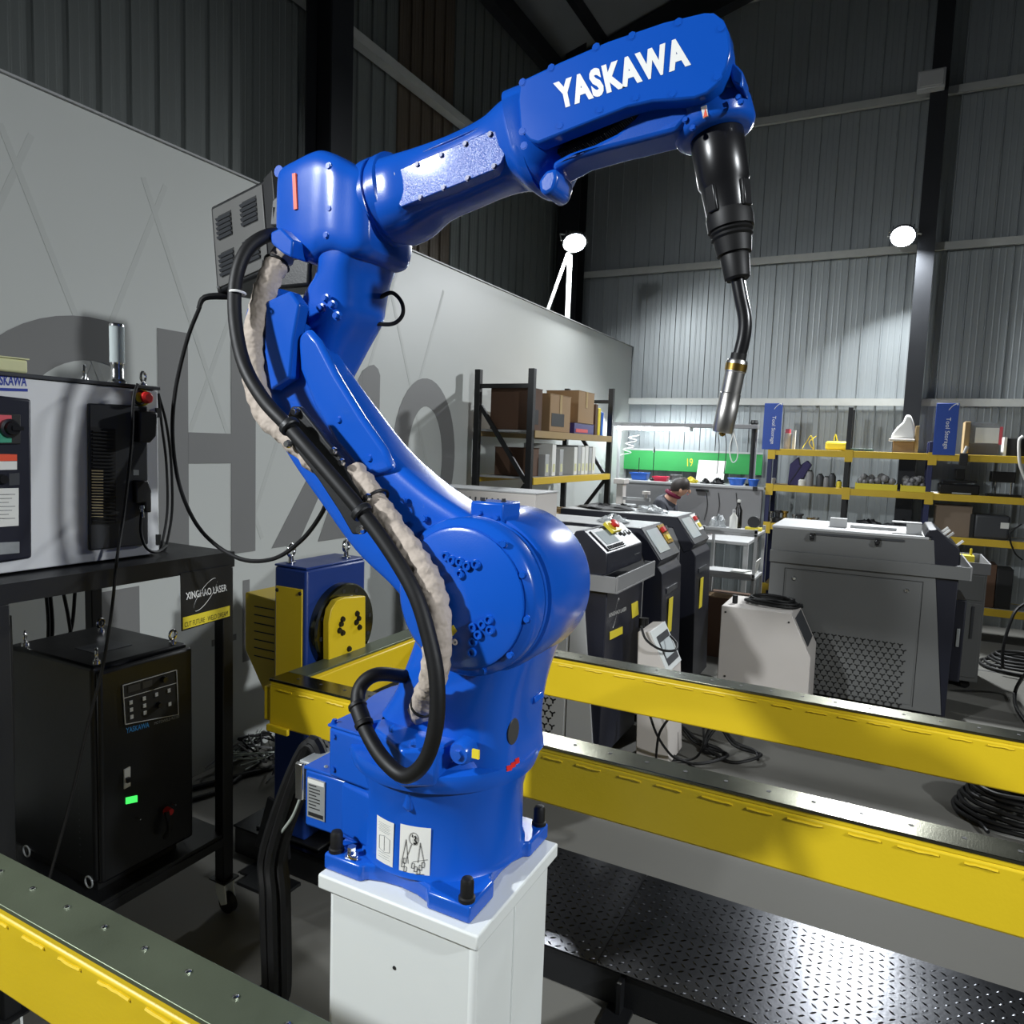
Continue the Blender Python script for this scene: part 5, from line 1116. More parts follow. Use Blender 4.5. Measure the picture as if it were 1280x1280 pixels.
# things on the bench shelf
def onz(x, y, z=1.23, yy=BY+.16): p = W(x, y, Y=yy); p.z = z; return p
def bin_(name, x0, x1, yt, m, label, yy=BY+.14):
    a, b = W(x0, yt, Y=yy), W(x1, yt, Y=yy); z0 = 1.2305; z1 = max(a.z, z0+.05); cx = (a.x+b.x)/2; hx = (b.x-a.x)/2
    t = thing(name, label, 'bin', (cx, yy, z0))
    o = [(cx-hx, yy-.06), (cx+hx, yy-.06), (cx+hx, yy+.06), (cx-hx, yy+.06)]; k = .8
    mb = MB().add([(cx+(x-cx)*k, yy+(y-yy)*k, z0) for x, y in o]+[(x, y, z1) for x, y in o]+[(cx+(x-cx)*.92, yy+(y-yy)*.9, z1) for x, y in o]+[(cx+(x-cx)*.74, yy+(y-yy)*.72, z0+.01) for x, y in o],
       [(0, 1, 2, 3)]+[(i, (i+1) % 4, 4+(i+1) % 4, 4+i) for i in range(4)]+[(4+i, 4+(i+1) % 4, 8+(i+1) % 4, 8+i) for i in range(4)]+[(8+i, 8+(i+1) % 4, 12+(i+1) % 4, 12+i) for i in range(4)]+[(12, 13, 14, 15)])
    part(t, 'tub', mb, m, bv=.003); part(t, 'rim', MB().box(cx-hx-.006, cx+hx+.006, yy-.066, yy-.06, z1-.012, z1), m); return t
bin_('parts_bin', 790, 811, 590, BBIN, 'bright blue parts bin at the left of the bench shelf')
bin_('parts_bin', 818, 836, 595, RBIN, 'pinkish red parts bin on the bench shelf')
def drum(name, x0, x1, yt, m, label, cat, yy=BY+.14, prof=None):
    a, b = W(x0, yt, Y=yy), W(x1, yt, Y=yy); cx = (a.x+b.x)/2; r = (b.x-a.x)/2; z1 = max(a.z, 1.26)
    t = thing(name, label, cat, (cx, yy, 1.2305)); part(t, 'body', MB().lathe((cx, yy, 1.2305), (cx, yy, z1), prof[0] and [(f, r*k) for f, k in prof[0]] or [(0, r), (1, r)], 18), m)
    part(t, 'rim', MB().torus((cx, yy, z1-.004), (0, 0, 1), r*prof[1], .006, 18, 6), m); return t
drum('wire_spool', 838, 853, 593, MGREY, 'grey wire spool on the bench shelf', 'spool', prof=([(0, 1), (.15, 1), (.16, .7), (.84, .7), (.85, 1), (1, 1)], .8))
lump('yellow_cloth', tuple(onz(864, 600)), .07, .05, .06, YLAB, 'crumpled yellow cloth on the bench shelf', 'cloth', 21)
lump('black_pouch', tuple(onz(882, 600)), .05, .05, .05, RUBBER, 'small black pouch on the bench shelf', 'pouch', 22)
lump('black_pouch', tuple(onz(898, 600)), .07, .05, .065, RUBBER, 'bigger black pouch left of the blue bowls', 'pouch', 23)
drum('blue_bowl', 910, 933, 597, BBIN, 'wide blue bowl at the right of the bench shelf', 'bowl', prof=([(0, .7), (1, 1)], 1))
drum('blue_bowl', 935, 949, 599, BBIN, 'smaller blue bowl at the right end of the bench shelf', 'bowl', prof=([(0, .7), (1, 1)], 1))
a = W(872, 575, Y=BY+.3); b = W(905, 594, Y=BY+.3)
t = thing('white_board', 'white sheet board leaning before the green board', 'board', ((a.x+b.x)/2, BY+.3, 1.2305))
part(t, 'sheet', MB().prism([(a.x, BY+.26, 1.2305), (b.x, BY+.26, 1.2305), (b.x, BY+.36, a.z), (a.x, BY+.36, a.z)], (0, .01, 0)), PAPER)
part(t, 'foot_strip', MB().box(a.x, b.x, BY+.25, BY+.262, 1.2305, 1.245), LGREY)
x0 = W(941, 560, Y=BY+.2).x; z1 = W(941, 529, Y=BY+.2).z
t = thing('extraction_arm', 'black upright extraction arm at the right end of the bench', 'arm', (x0, BY+.2, 1.2305))
part(t, 'foot', MB().cyl((x0, BY+.2, 1.2305), (x0, BY+.2, 1.25), .05, n=18), BLACK)
part(t, 'column', MB().cyl((x0, BY+.2, 1.25), (x0, BY+.2, z1), .022, n=14), BLACK); part(t, 'hood', MB().lathe((x0, BY+.2, z1-.02), (x0, BY+.2, z1+.03), [(0, .025), (.4, .04), (1, .03)], 16), BLACK)
def rod(x, yt, label, swirl):
    p = onz(x, 595); zt_ = W(x, yt, Y=BY+.16).z
    t = thing('air_tool_post', label, 'tool', tuple(p)); part(t, 'rod', MB().cyl(p, (p.x, p.y, zt_), .004, n=8), BLACK); part(t, 'foot', MB().cyl(p, p+Vector((0, 0, .015)), .03, n=14), BLACK)
    if swirl: part(t, 'spiral_hose', MB().tube([Vector((p.x-.06+.05*math.cos(k*.9)+.012*(-k/3), p.y+.03*math.sin(k*.9), zt_+.24-.009*k)) for k in range(26)], .006, 6, 2), PAPER)
    else: part(t, 'nozzle', MB().lathe((p.x, p.y, zt_-.03), (p.x, p.y, zt_+.03), [(0, .012), (.5, .012), (1, .004)], 10), CHROME)
rod(798, 572, 'thin rod with a white spiral hose on the bench shelf', True); rod(816, 562, 'thin rod with a small nozzle on the bench shelf', False)
for k, x in enumerate((897, 906)): cabl('hanging_wire', [W(x, 537, Y=TY+.02), W(x+2, 560, Y=TY+.04), W(x-1, 592, Y=TY+.05)], .004, 'thin dark wire hanging from the rail, %s one' % ('left', 'right')[k])
cabl('white_hose', [W(918, 538, Y=TY), W(912, 560, Y=TY-.02), W(915, 577, Y=TY-.02), W(921, 574, Y=TY-.02), W(922, 560, Y=TY-.02), W(917, 540, Y=TY)], .006, 'white hose looped down from the bench rail', m=PAPER)
# upright white press at the left end of the bench
p = W(775, 630, Y=6.8)
t = thing('bench_press', 'small white press unit left of the seated worker', 'machine', (p.x, 6.8, 0))
part(t, 'stand', MB().box(p.x-.08, p.x+.12, 6.7, 6.95, 0, p.z), LGREY, bv=.006); part(t, 'column', MB().box(p.x-.04, p.x+.03, 6.78, 6.88, p.z, p.z+.20), CREAM, bv=.006)
part(t, 'head', MB().box(p.x-.06, p.x+.05, 6.74, 6.90, p.z+.20, p.z+.25), CREAM, bv=.006); part(t, 'arm', MB().bar((p.x, 6.8, p.z+.06), (p.x+.3, 6.8, p.z+.06), .03, .03), LGREY)
part(t, 'knob', MB().lathe((p.x+.26, 6.8, p.z+.075), (p.x+.26, 6.8, p.z+.14), [(0, .015), (.5, .015), (.55, .04), (1, .04)], 12), CREAM)
# bottles and tape on the trolley top
def bottle(x, y, yy, z, m, label, h=.13, r=.03, cap=BLACK):
    p = W(x, y, Y=yy); t = thing('bottle', label, 'bottle', (p.x, yy, z)); part(t, 'body', MB().lathe((p.x, yy, z), (p.x, yy, z+h), [(0, r), (.7, r), (.9, r*.4), (1, r*.4)], 16), m); part(t, 'cap', MB().cyl((p.x, yy, z+h), (p.x, yy, z+h+.02), r*.45, n=12), cap)
bottle(917, 650, 5.7, .9655, PAPER, 'white bottle on the trolley top', cap=LGREY); bottle(923, 640, 5.82, .9655, PLAST, 'dark bottle behind the white one on the trolley', .2, .03, PAPER)
p = W(942, 648, Y=5.75)
t = thing('tape_dispenser', 'black and yellow tape dispenser on the right of the trolley top', 'tool', (-.86, 5.72, .9655))
part(t, 'base', MB().box(-.93, -.81, 5.69, 5.75, .9655, .99), YLAB, bv=.003); part(t, 'roll', MB().lathe((-.87, 5.70, 1.03), (-.87, 5.74, 1.03), [(0, .045), (1, .045)], 18), BLACK)
# ------------------------------------------------------------------ the seated worker
hp = W(854, 611, Y=6.86); hx_, hy_, hz_ = hp
SXW = hx_-.11
pe = thing('person', 'seated person in a dark jacket bent over work at the bench', 'person', (SXW-.12, 6.86, .0))
def skin(root, name, V, E, m, sub=2):
    me = bpy.data.meshes.new(name); og = org_of(root)
    me.from_pydata([Vector(v[:3])-og for v in V], E, []); me.materials.append(m)
    o = bpy.data.objects.new(name, me); C.objects.link(o); o.parent = root; o['org'] = list(og)
    md = o.modifiers.new('skin', 'SKIN'); sk = me.skin_vertices[0].data if me.skin_vertices else None
    if sk is None:
        bm = bmesh.new(); bm.from_mesh(me); bm.verts.layers.skin.verify(); bm.to_mesh(me); bm.free(); sk = me.skin_vertices[0].data
    for i, v in enumerate(V): sk[i].radius = (v[3], v[4] if len(v) > 4 else v[3]); sk[i].use_root = (i == 0)
    md.use_smooth_shade = True
    ss = o.modifiers.new('sub', 'SUBSURF'); ss.levels = sub; ss.render_levels = sub
    return o
X0 = SXW-.12; Y0 = 6.86; Z0 = .47; NZ = hz_-.055
V = [(X0, Y0, Z0, .12, .14), (X0+.01, Y0, Z0+.2, .11, .13), (X0+.05, Y0, NZ-.13, .11, .15), (X0+.12, Y0, NZ-.03, .055), (hx_-.05, Y0, NZ+.02, .05), (hx_, Y0, hz_-.01, .075, .07), (hx_-.012, Y0, hz_+.055, .06)]
E = [(0, 1), (1, 2), (2, 3), (3, 4), (4, 5), (5, 6)]
for s in (-1, 1):
    n0 = len(V); V += [(X0+.05, Y0+s*.17, NZ-.10, .055), (X0+.12, Y0+s*.21, NZ-.34, .042), (X0+.36, Y0+s*.13, NZ-.33, .03), (X0+.42, Y0+s*.12, NZ-.325, .032, .018)]
    E += [(2, n0), (n0, n0+1), (n0+1, n0+2), (n0+2, n0+3)]
    for f in range(4):
        k = len(V); yy = Y0+s*.12+(f-1.5)*.017; L_ = (.03, .036, .034, .026)[f]
        V += [(X0+.455, yy, NZ-.328, .008), (X0+.455+L_, yy, NZ-.34, .007), (X0+.455+L_*1.5, yy, NZ-.362, .006)]; E += [(n0+3, k), (k, k+1), (k+1, k+2)]
    k = len(V); V += [(X0+.43, Y0+s*.12-s*.03, NZ-.335, .009), (X0+.46, Y0+s*.12-s*.045, NZ-.35, .007)]; E += [(n0+3, k), (k, k+1)]
    n1 = len(V); V += [(X0+.04, Y0+s*.10, Z0-.0, .085), (X0+.44, Y0+s*.13, Z0+.02, .06), (X0+.42, Y0+s*.13, .10, .038), (X0+.53, Y0+s*.13, .04, .035)]; E += [(0, n1), (n1, n1+1), (n1+1, n1+2), (n1+2, n1+3)]
skin(pe, 'body', V, E, SKIN)
V = [(X0, Y0, Z0+.05, .15, .17), (X0+.01, Y0, Z0+.22, .135, .16), (X0+.06, Y0, NZ-.11, .14, .185), (X0+.12, Y0, NZ-.03, .085)]; E = [(0, 1), (1, 2), (2, 3)]
for s in (-1, 1):
    n0 = len(V); V += [(X0+.05, Y0+s*.18, NZ-.10, .075), (X0+.12, Y0+s*.22, NZ-.34, .058), (X0+.34, Y0+s*.135, NZ-.33, .044)]; E += [(2, n0), (n0, n0+1), (n0+1, n0+2)]
skin(pe, 'jacket', V, E, JACKET)
V = [(X0, Y0, Z0+.01, .135, .155)]; E = []
for s in (-1, 1):
    n0 = len(V); V += [(X0+.05, Y0+s*.10, Z0, .10), (X0+.44, Y0+s*.13, Z0+.02, .073), (X0+.42, Y0+s*.13, .11, .052)]; E += [(0, n0), (n0, n0+1), (n0+1, n0+2)]
skin(pe, 'trousers', V, E, NAVY)
part(pe, 'collar', MB().torus((X0+.135, Y0, NZ-.0), (.5, 0, 1), .064, .020, 18, 8), MAROON)
mb = MB(); n, k = 16, 7; rs = []
for j in range(k+1):
    a = math.pi*.62*j/k
    rs.append([Vector((hx_-.02+.092*math.sin(a)*math.cos(2*math.pi*i/n)-.01, Y0+.085*math.sin(a)*math.sin(2*math.pi*i/n), hz_+.012+.094*math.cos(a)))+Vector((.0, 0, .03*max(0, math.cos(2*math.pi*i/n))*math.sin(a))) for i in range(n)])
mb.rings(rs); part(pe, 'hair', mb, HAIR)
for s in (-1, 1):
    part(pe, 'ear', MB().ball((hx_-.005, Y0+s*.078, hz_-.02), .014, .008, .024), SKIN); part(pe, 'eye', MB().ball((hx_+.052, Y0+s*.026, hz_+.0), .007), INK)
part(pe, 'nose', MB().ball((hx_+.062, Y0, hz_-.022), .014, .011, .02), SKIN); part(pe, 'mouth', MB().ball((hx_+.045, Y0, hz_-.052), .006, .022, .006), PINK)
t = thing('stool', 'round stool under the seated worker', 'stool', (X0, Y0, 0))
part(t, 'seat', MB().lathe((X0, Y0, .30), (X0, Y0, .335), [(0, .14), (.3, .15), (.8, .15), (1, .13)], 20), BLACK)
for a in range(4): part(t, 'leg', MB().bar((X0+.05*math.cos(a*1.57), Y0+.05*math.sin(a*1.57), .30), (X0+.16*math.cos(a*1.57), Y0+.16*math.sin(a*1.57), .0), .02, .02), CHROME)

# ================================================================== RACK ALONG THE PARTITION
RX0, RX1, RY0, RY1 = -2.60, -2.18, 4.46, 6.05
rk = thing('storage_rack', 'black post storage rack with pale beams against the white partition', 'rack', ((RX0+RX1)/2, (RY0+RY1)/2, 0))
for x in (RX0, RX1):
    for y in (RY0, RY1): part(rk, 'post', MB().box(x-.022, x+.022, y-.02, y+.02, 0, 2.07), BLACK, bv=.002)
for y in (RY0, RY1):
    part(rk, 'end_bar', MB().box(RX0+.022, RX1-.022, y-.012, y+.012, 1.94, 1.97), BLACK)
    part(rk, 'end_brace', MB().bar((RX0+.02, y, 1.82), (RX1-.02, y, 1.30), .02, .03), BLACK); part(rk, 'end_brace', MB().bar((RX1-.02, y, 1.28), (RX0+.02, y, .76), .02, .03), BLACK)
RZs = (.45, 1.33, 1.655)
for z, m in zip(RZs, (SHELFY, SHELFY, WOOD)):
    part(rk, 'shelf_beam', MB().box(RX1-.005, RX1+.028, RY0+.021, RY1-.021, z-.05, z), m, bv=.002); part(rk, 'shelf_beam', MB().box(RX0-.028, RX0+.005, RY0+.021, RY1-.021, z-.05, z), m, bv=.002)
    part(rk, 'shelf_deck', MB().box(RX0+.006, RX1-.006, RY0+.021, RY1-.021, z-.014, z), LGREY)
def carton(name, x0, x1, y0, y1, z0, h, m, label, tape=True, lab=None, cat='box', ang=0):
    cx, cy = (x0+x1)/2, (y0+y1)/2; t = thing(name, label, cat, (cx, cy, z0))
    part(t, 'body', MB().box(x0, x1, y0, y1, z0+.0006, z0+h), m, bv=.004)
    part(t, 'top_flap', MB().box(x0-.002, x1+.002, y0-.002, (y0+y1)/2-.001, z0+h, z0+h+.004).box(x0-.002, x1+.002, (y0+y1)/2+.001, y1+.002, z0+h, z0+h+.004), m)
    if tape: part(t, 'tape', MB().box(x1+.0022, x1+.003, cy-.02, cy+.02, z0+h*.5, z0+h+.004), M('brown_tape', (176, 150, 104), .3, 0, .05))
    if lab: part(t, 'side_label', MB().box(x1+.001, x1+.002, y0+.03, y0+.03+(y1-y0)*.6, z0+h*.15, z0+h*.5), lab)
    if ang: t.rotation_euler.z = ang
    return t
carton('cardboard_box', -2.52, -2.22, 4.50, 4.72, 1.656, .29, CARDD, 'dark brown carton at the near end of the rack top shelf', False, INK)
carton('cardboard_box', -2.48, -2.185, 4.78, 5.16, 1.656, .27, CARD, 'tan carton with dark print on the rack top shelf', True, INK)
b_ = carton('cardboard_box', -2.46, -2.18, 5.30, 5.64, 1.74, .25, CARD, 'tilted tan carton with tape lying on the rack top shelf', True)
carton('parts_box', -2.47, -2.19, 5.26, 5.68, 1.656, .08, PURPLE, 'flat purple and red box under the tilted carton', False, RED)
for k, (y, m, lb) in enumerate(((5.76, CARDD, 'dark brown'), (5.83, YLAB, 'yellow'), (5.90, BBIN, 'blue grey'))):
    t = thing('ring_binder', '%s upright binder at the far end of the rack top shelf' % lb, 'binder', (-2.33, y, 1.656)); part(t, 'spine', MB().box(-2.45, -2.20, y-.03, y+.03, 1.6565, 1.656+.26-.03*k), m, bv=.006); part(t, 'page_block', MB().box(-2.44, -2.22, y-.022, y+.022, 1.656+.26-.03*k, 1.658+.26-.03*k), PAPER)
sets = [(4.80, .16, LGREY), (4.92, .24, PAPER), (5.06, .20, LGREY), (5.34, .22, PAPER), (5.42, .235, LGREY), (5.50, .225, PAPER), (5.58, .235, PAPER), (5.66, .22, LGREY), (5.74, .23, PAPER)]
nm = ('first', 'second', 'third', 'fourth', 'fifth', 'sixth', 'seventh', 'eighth', 'ninth')
for k, (y, h, m) in enumerate(sets):
    t = thing('file_box', 'pale upright file box on the rack middle shelf, %s from the near end' % nm[k], 'box', (-2.32, y, 1.33), 'file boxes on the rack middle shelf')
    part(t, 'body', MB().box(-2.44, -2.20, y-.034, y+.034, 1.3305, 1.33+h), m, bv=.003); part(t, 'spine_label', MB().box(-2.1995, -2.1988, y-.018, y+.018, 1.36, 1.42), NOTE)
carton('parts_box', -2.50, -2.24, 4.55, 4.74, 1.3305, .20, CARDD, 'dark carton at the near end of the rack middle shelf', False)
wd_ = [(4.60, .55, WOOD), (4.76, .40, WOOD), (4.90, .58, CARDD), (5.05, .60, WOOD), (5.2, .62, WOOD), (5.32, .60, CARD), (5.43, .61, WOOD), (5.54, .58, WOOD), (5.68, .52, CARDD), (5.86, .5, PAPER)]
for k, (y, h, m) in enumerate(wd_):
    t = thing('board_stack', 'upright weathered board bundle on the rack lower shelf, %s from the near end' % (nm+('tenth',))[k], 'boards', (-2.33, y, .45), 'boards on the rack lower shelf')
    part(t, 'board', MB().box(-2.46, -2.20, y-.045, y-.003, .4505, .45+h), m, bv=.003); part(t, 'board', MB().box(-2.45, -2.21, y+.001, y+.042, .4505, .43+h), m, bv=.003)
t = thing('black_bag', 'shiny black bag on the floor before the rack', 'bag', (-2.0, 5.2, 0)); part(t, 'sack', MB().ball((-2.0, 5.2, .15), .13, .15, .15), RUBBER); part(t, 'neck', MB().cyl((-2.0, 5.2, .28), (-2.0, 5.2, .36), .03, .05, 10), RUBBER)

# ================================================================== SHELVING AT THE FAR WALL, RIGHT
SY0, SY1 = 7.30, 7.68
xs = [W(x, 600, Y=SY0).x for x in (961, 1057, 1161)]; xs.append(xs[2]+1.0)
zs = [W(1010, y, Y=SY0).z for y in (562, 608, 657)]
for i in range(3):
    t = thing('shelving_unit', ('blue and yellow shelving bay next to the workbench', 'blue and yellow shelving bay before the wall column', 'blue and yellow shelving bay at the right picture edge')[i], 'shelf', ((xs[i]+xs[i+1])/2, 7.49, 0), None)
    g = .024
    top = (1.62, 2.02, 1.66)[i]
    xa, xb = xs[i]+.001+(.023 if i else 0), xs[i+1]-.025 if i < 2 else xs[i+1]
    posts = [xa+.0, xb] if i == 2 else [xa, ]
    for x in ([xs[i]] if i < 2 else [xs[i], xs[i+1]]):
        for y in (SY0, SY1): part(t, 'post', MB().box(x-.02, x+.02, y-.02, y+.02, 0, (2.0 if i == 1 else top+.05)), SHELFB if i != 1 else BLACK, bv=.002)
    for z in zs+[.30]:
        xe = xs[i+1]-.021
        part(t, 'shelf_beam', MB().box(xs[i]+.021, xe, SY0-.022, SY0+.018, z-.06, z), SHELFY, bv=.002); part(t, 'shelf_beam', MB().box(xs[i]+.021, xe, SY1-.018, SY1+.02, z-.06, z), SHELFY, bv=.002)
        part(t, 'shelf_deck', MB().box(xs[i]+.022, xe, SY0+.019, SY1-.019, z-.012, z), LGREY if i else WOOD)
        part(t, 'beam_bracket', MB().box(xs[i]-.022, xs[i]+.045, SY0-.026, SY0-.0225, z-.10, z+.01), SHELFY)
def ob(x, z, y=SY0+.12): p = W(x, 600, Y=y); return Vector((p.x, y, z+.0006))
def w2(x0, x1, yt, yb, y): a, b = W(x0, yt, Y=y), W(x1, yb, Y=y); return a.x, b.x, b.z, a.z
for k, (x0, x1, lab) in enumerate(((956, 975, 'blue tool storage sign on the shelf bay next to the workbench'), (1171, 1195, 'blue tool storage sign on the shelf bay at the right edge'))):
    y = SY0-.03; a, b, zb_, zt_ = w2(x0, x1, 504, 556, y); t = thing('shelf_sign', lab, 'sign', ((a+b)/2, y, zs[0]))
    part(t, 'panel', MB().box(a, b, y, y+.006, zs[0]-.01, zt_), SIGNB, bv=.002)
    O = Vector((a+(b-a)*.42, y, zs[0]+(zt_-zs[0])*.72)); text(t, 'sign_lettering', 'Tool Storage', O, Vector((0, 0, -(zt_-zs[0])*.62)), Vector(((b-a)*.26, 0, 0)), LOGOW, off=.001 if False else -.001 if False else .0012)
    O = Vector((a+(b-a)*.60, y, zs[0]+(zt_-zs[0])*.84)); mb = MB(); c_ = O+Vector(((b-a)*.12, -.0012, .02)); v = []
    for i in range(13):
        an = .3+2.5*i/12; e = Vector((math.cos(an)*.03+math.sin(an)*.012, 0, math.sin(an)*.035+math.cos(an)*.02)); v += [c_+e*1.25, c_+e]
    part(t, 'swoosh_logo', mb.add(v, [(2*i, 2*i+2, 2*i+3, 2*i+1) for i in range(12)]), LOGOW, smooth=0)
z1_, z2_, z3_ = zs
p = ob(981, z1_); t = thing('spray_can', 'red and cream spray can on the top shelf beside the blue sign', 'can', p); part(t, 'can', MB().cyl(p, p+Vector((0, 0, .15)), .034, n=16), CREAM); part(t, 'cap', MB().cyl(p+Vector((0, 0, .15)), p+Vector((0, 0, .19)), .026, n=14), PINK)
p = ob(989, z1_); t = thing('white_tube', 'tall white carton beside the spray can', 'box', p); part(t, 'body', MB().box(p.x-.012, p.x+.012, p.y-.03, p.y+.03, p.z, p.z+.17), PAPER, bv=.002); part(t, 'lid', MB().box(p.x-.013, p.x+.013, p.y-.031, p.y+.031, p.z+.17, p.z+.18), PAPER)
cabl('yellow_wire', [ob(x, z1_)+Vector((0, .03*(k % 2), .01+.06*(k % 3))) for k, x in enumerate((1000, 1004, 1010, 1014, 1008, 1016))], .004, 'yellow wire curled on the top shelf', m=YLAB)
p = ob(1043, z1_); t = thing('yellow_bag', 'yellow soft bag with handle on the top shelf', 'bag', p); part(t, 'pouch', MB().box(p.x-.10, p.x+.10, p.y-.05, p.y+.05, p.z, p.z+.085), YLAB, bv=.025, seg=3); part(t, 'handle', MB().tube([p+Vector((-.03, 0, .08)), p+Vector((-.02, 0, .15)), p+Vector((.0, 0, .09))], .006, 6, 5), YLAB)
p = ob(1120, z1_); t = thing('wooden_block', 'pale carton with a wooden board behind it on the top shelf', 'box', p); part(t, 'body', MB().box(p.x-.05, p.x+.12, p.y-.04, p.y+.08, p.z, p.z+.10), CARD, bv=.003); part(t, 'board', MB().box(p.x+.122, p.x+.15, p.y-.05, p.y+.1, p.z, p.z+.24), WOOD, bv=.002)
pz_ = p.z+.1005; mb = MB()
prof = [(.035+.68*a, .7*b) for a, b in ((-.16, 0), (.12, -.0), (.12, .12), (.10, .20), (.06, .30), (.0, .31), (-.03, .21), (-.09, .15), (-.14, .07))]
t = thing('white_mask', 'white foam cover lying on the pale carton', 'cover', (p.x, p.y, pz_)); part(t, 'shell', mb.prism([(p.x+a, p.y-.06, pz_+.022+b) for a, b in prof], (0, .14, 0)), LOGOW, bv=.03, seg=4); part(t, 'brim', MB().box(p.x-.085, p.x+.119, p.y-.10, p.y+.08, pz_, pz_+.022), CREAM, bv=.006)
p = ob(1074, z1_); t = thing('green_case', 'flat dark green case on the top shelf of the middle bay', 'case', p); part(t, 'body', MB().box(p.x-.11, p.x+.10, p.y-.05, p.y+.06, p.z, p.z+.025), M('green_case_plastic', (40, 66, 52), .5), bv=.004); part(t, 'latch', MB().box(p.x-.02, p.x+.02, p.y-.056, p.y-.05, p.z+.006, p.z+.018), CHROME)
# acrylic case and dark panel, right bay top
x0, x1, zb_, zt_ = w2(1212, 1248, 527, 568, SY0+.05)
t = thing('acrylic_case', 'clear fronted case with a wooden side on the right top shelf', 'case', ((x0+x1)/2, SY0+.15, z1_)); part(t, 'wooden_side', MB().box(x0-.03, x0+.01, SY0+.04, SY0+.26, z1_+.0006, zt_), WOOD, bv=.003)
part(t, 'back_plate', MB().box(x0+.012, x1, SY0+.24, SY0+.25, z1_+.0006, zt_-.005), MGREY); part(t, 'clear_front', MB().box(x0+.012, x1, SY0+.05, SY0+.054, z1_+.0006, zt_-.005), CLEAR); part(t, 'base_tray', MB().box(x0+.012, x1, SY0+.056, SY0+.238, z1_+.0006, z1_+.10), CARDD)
part(t, 'paper_sheet', MB().box(x0+.05, x0+.22, SY0+.046, SY0+.0495, zt_-.18, zt_-.05), PAPER); part(t, 'red_tag', MB().box(x0+.222, x0+.245, SY0+.046, SY0+.0495, zt_-.19, zt_-.04), PINK)
x0, x1, zb_, zt_ = w2(1259, 1279, 548, 568, SY0+.05); t = thing('dark_box', 'dark box with a white edge at the right end of the top shelf', 'box', ((x0+x1)/2, SY0+.1, z1_)); part(t, 'body', MB().box(x0, x1+.06, SY0+.03, SY0+.2, z1_+.0006, zt_), PLAST, bv=.004); part(t, 'white_edge', MB().box(x0-.02, x0-.001, SY0+.03, SY0+.2, z1_+.0006, zt_+.01), PAPER)
cabl('white_hose', [W(1279, 545, Y=SY0-.08), W(1274, 552, Y=SY0-.08), W(1275, 580, Y=SY0-.09), W(1282, 600, Y=SY0-.08)], .012, 'white hose hanging at the right picture edge', m=PAPER)
p = Vector((W(1205, 565, Y=SY0-.035).x, SY0-.05, z1_)); t = thing('clamp_lamp', 'small black clamp tool hanging on the right top beam', 'tool', p); part(t, 'jaw', MB().box(p.x-.03, p.x+.03, p.y-.02, p.y+.02, p.z-.09, p.z+.012), BLACK, bv=.004); part(t, 'knob', MB().lathe((p.x, p.y, p.z+.012), (p.x+.02, p.y, p.z+.07), [(0, .012), (1, .016)], 10), LGREY)
# middle shelves
p = ob(965, z2_); t = thing('white_cup', 'small white cup at the left end of the middle shelf', 'cup', p); part(t, 'cup_body', MB().lathe(p, p+Vector((0, 0, .055)), [(0, .028), (1, .036)], 14), PAPER); part(t, 'rim', MB().torus(p+Vector((0, 0, .055)), (0, 0, 1), .034, .003, 14, 5), PAPER)
p = ob(993, z2_); t = thing('tool_bag', 'purple blue upright tool case leaning on the middle shelf', 'case', p)
part(t, 'body', MB().prism([p+Vector(q) for q in ((-.06, 0, .0), (.05, 0, .0), (.14, 0, .20), (.10, 0, .24), (.04, 0, .19), (.02, 0, .27), (-.05, 0, .20))], (0, .12, 0)), PURPLE, bv=.006); part(t, 'strap', MB().bar(p+Vector((-.04, -.004, .02)), p+Vector((.06, -.004, .2)), .01, .006), NAVY)
for k, (x, h, r, m, lb) in enumerate(((1003, .06, .035, PAPER, 'white'), (1012, .14, .035, MGREY, 'grey'), (1025, .11, .035, DGREY, 'dark grey'), (1033, .09, .03, MGREY, 'low grey'), (1040, .12, .034, DGREY, 'tall dark'), (1049, .06, .025, YLAB, 'yellow'))):
    p = ob(x, z2_, SY0+.10); t = thing('canister', '%s canister on the middle shelf of the bay next to the workbench' % lb, 'canister', p); part(t, 'body', MB().lathe(p, p+Vector((0, 0, h)), [(0, r), (.8, r), (1, r*.7)], 14), m); part(t, 'cap', MB().cyl(p+Vector((0, 0, h)), p+Vector((0, 0, h+.012)), r*.5, n=10), BLACK)
for k, (x0, x1, n_) in enumerate(((1070, 1122, 3), (1126, 1160, 2))):
    a, b = ob(x0, z2_).x, ob(x1, z2_).x; y = SY0-.015
    t = thing('yellow_bin', ('wide yellow tray of grey parts on the middle shelf', 'narrow yellow tray of grey parts on the middle shelf')[k], 'tray', ((a+b)/2, y+.1, z2_))
    part(t, 'tray', MB().box(a, b, y, y+.006, z2_+.0006, z2_+.055).box(a, a+.006, y+.006, y+.2, z2_+.0006, z2_+.06).box(b-.006, b, y+.006, y+.2, z2_+.0006, z2_+.06).box(a+.006, b-.006, y+.006, y+.2, z2_+.0006, z2_+.008), YLAB)
    mb = MB(); random.seed(31+k)
    for j in range(26): c_ = Vector((random.uniform(a+.04, b-.04), random.uniform(y+.04, y+.16), z2_+.05+random.uniform(0, .07))); mb.ball(c_, random.uniform(.02, .035), n=8, k=5)
    part(t, 'loose_parts', mb, MGREY, kind='stuff')
x0, x1, zb_, zt_ = w2(1174, 1224, 603, 616, SY0+.02)
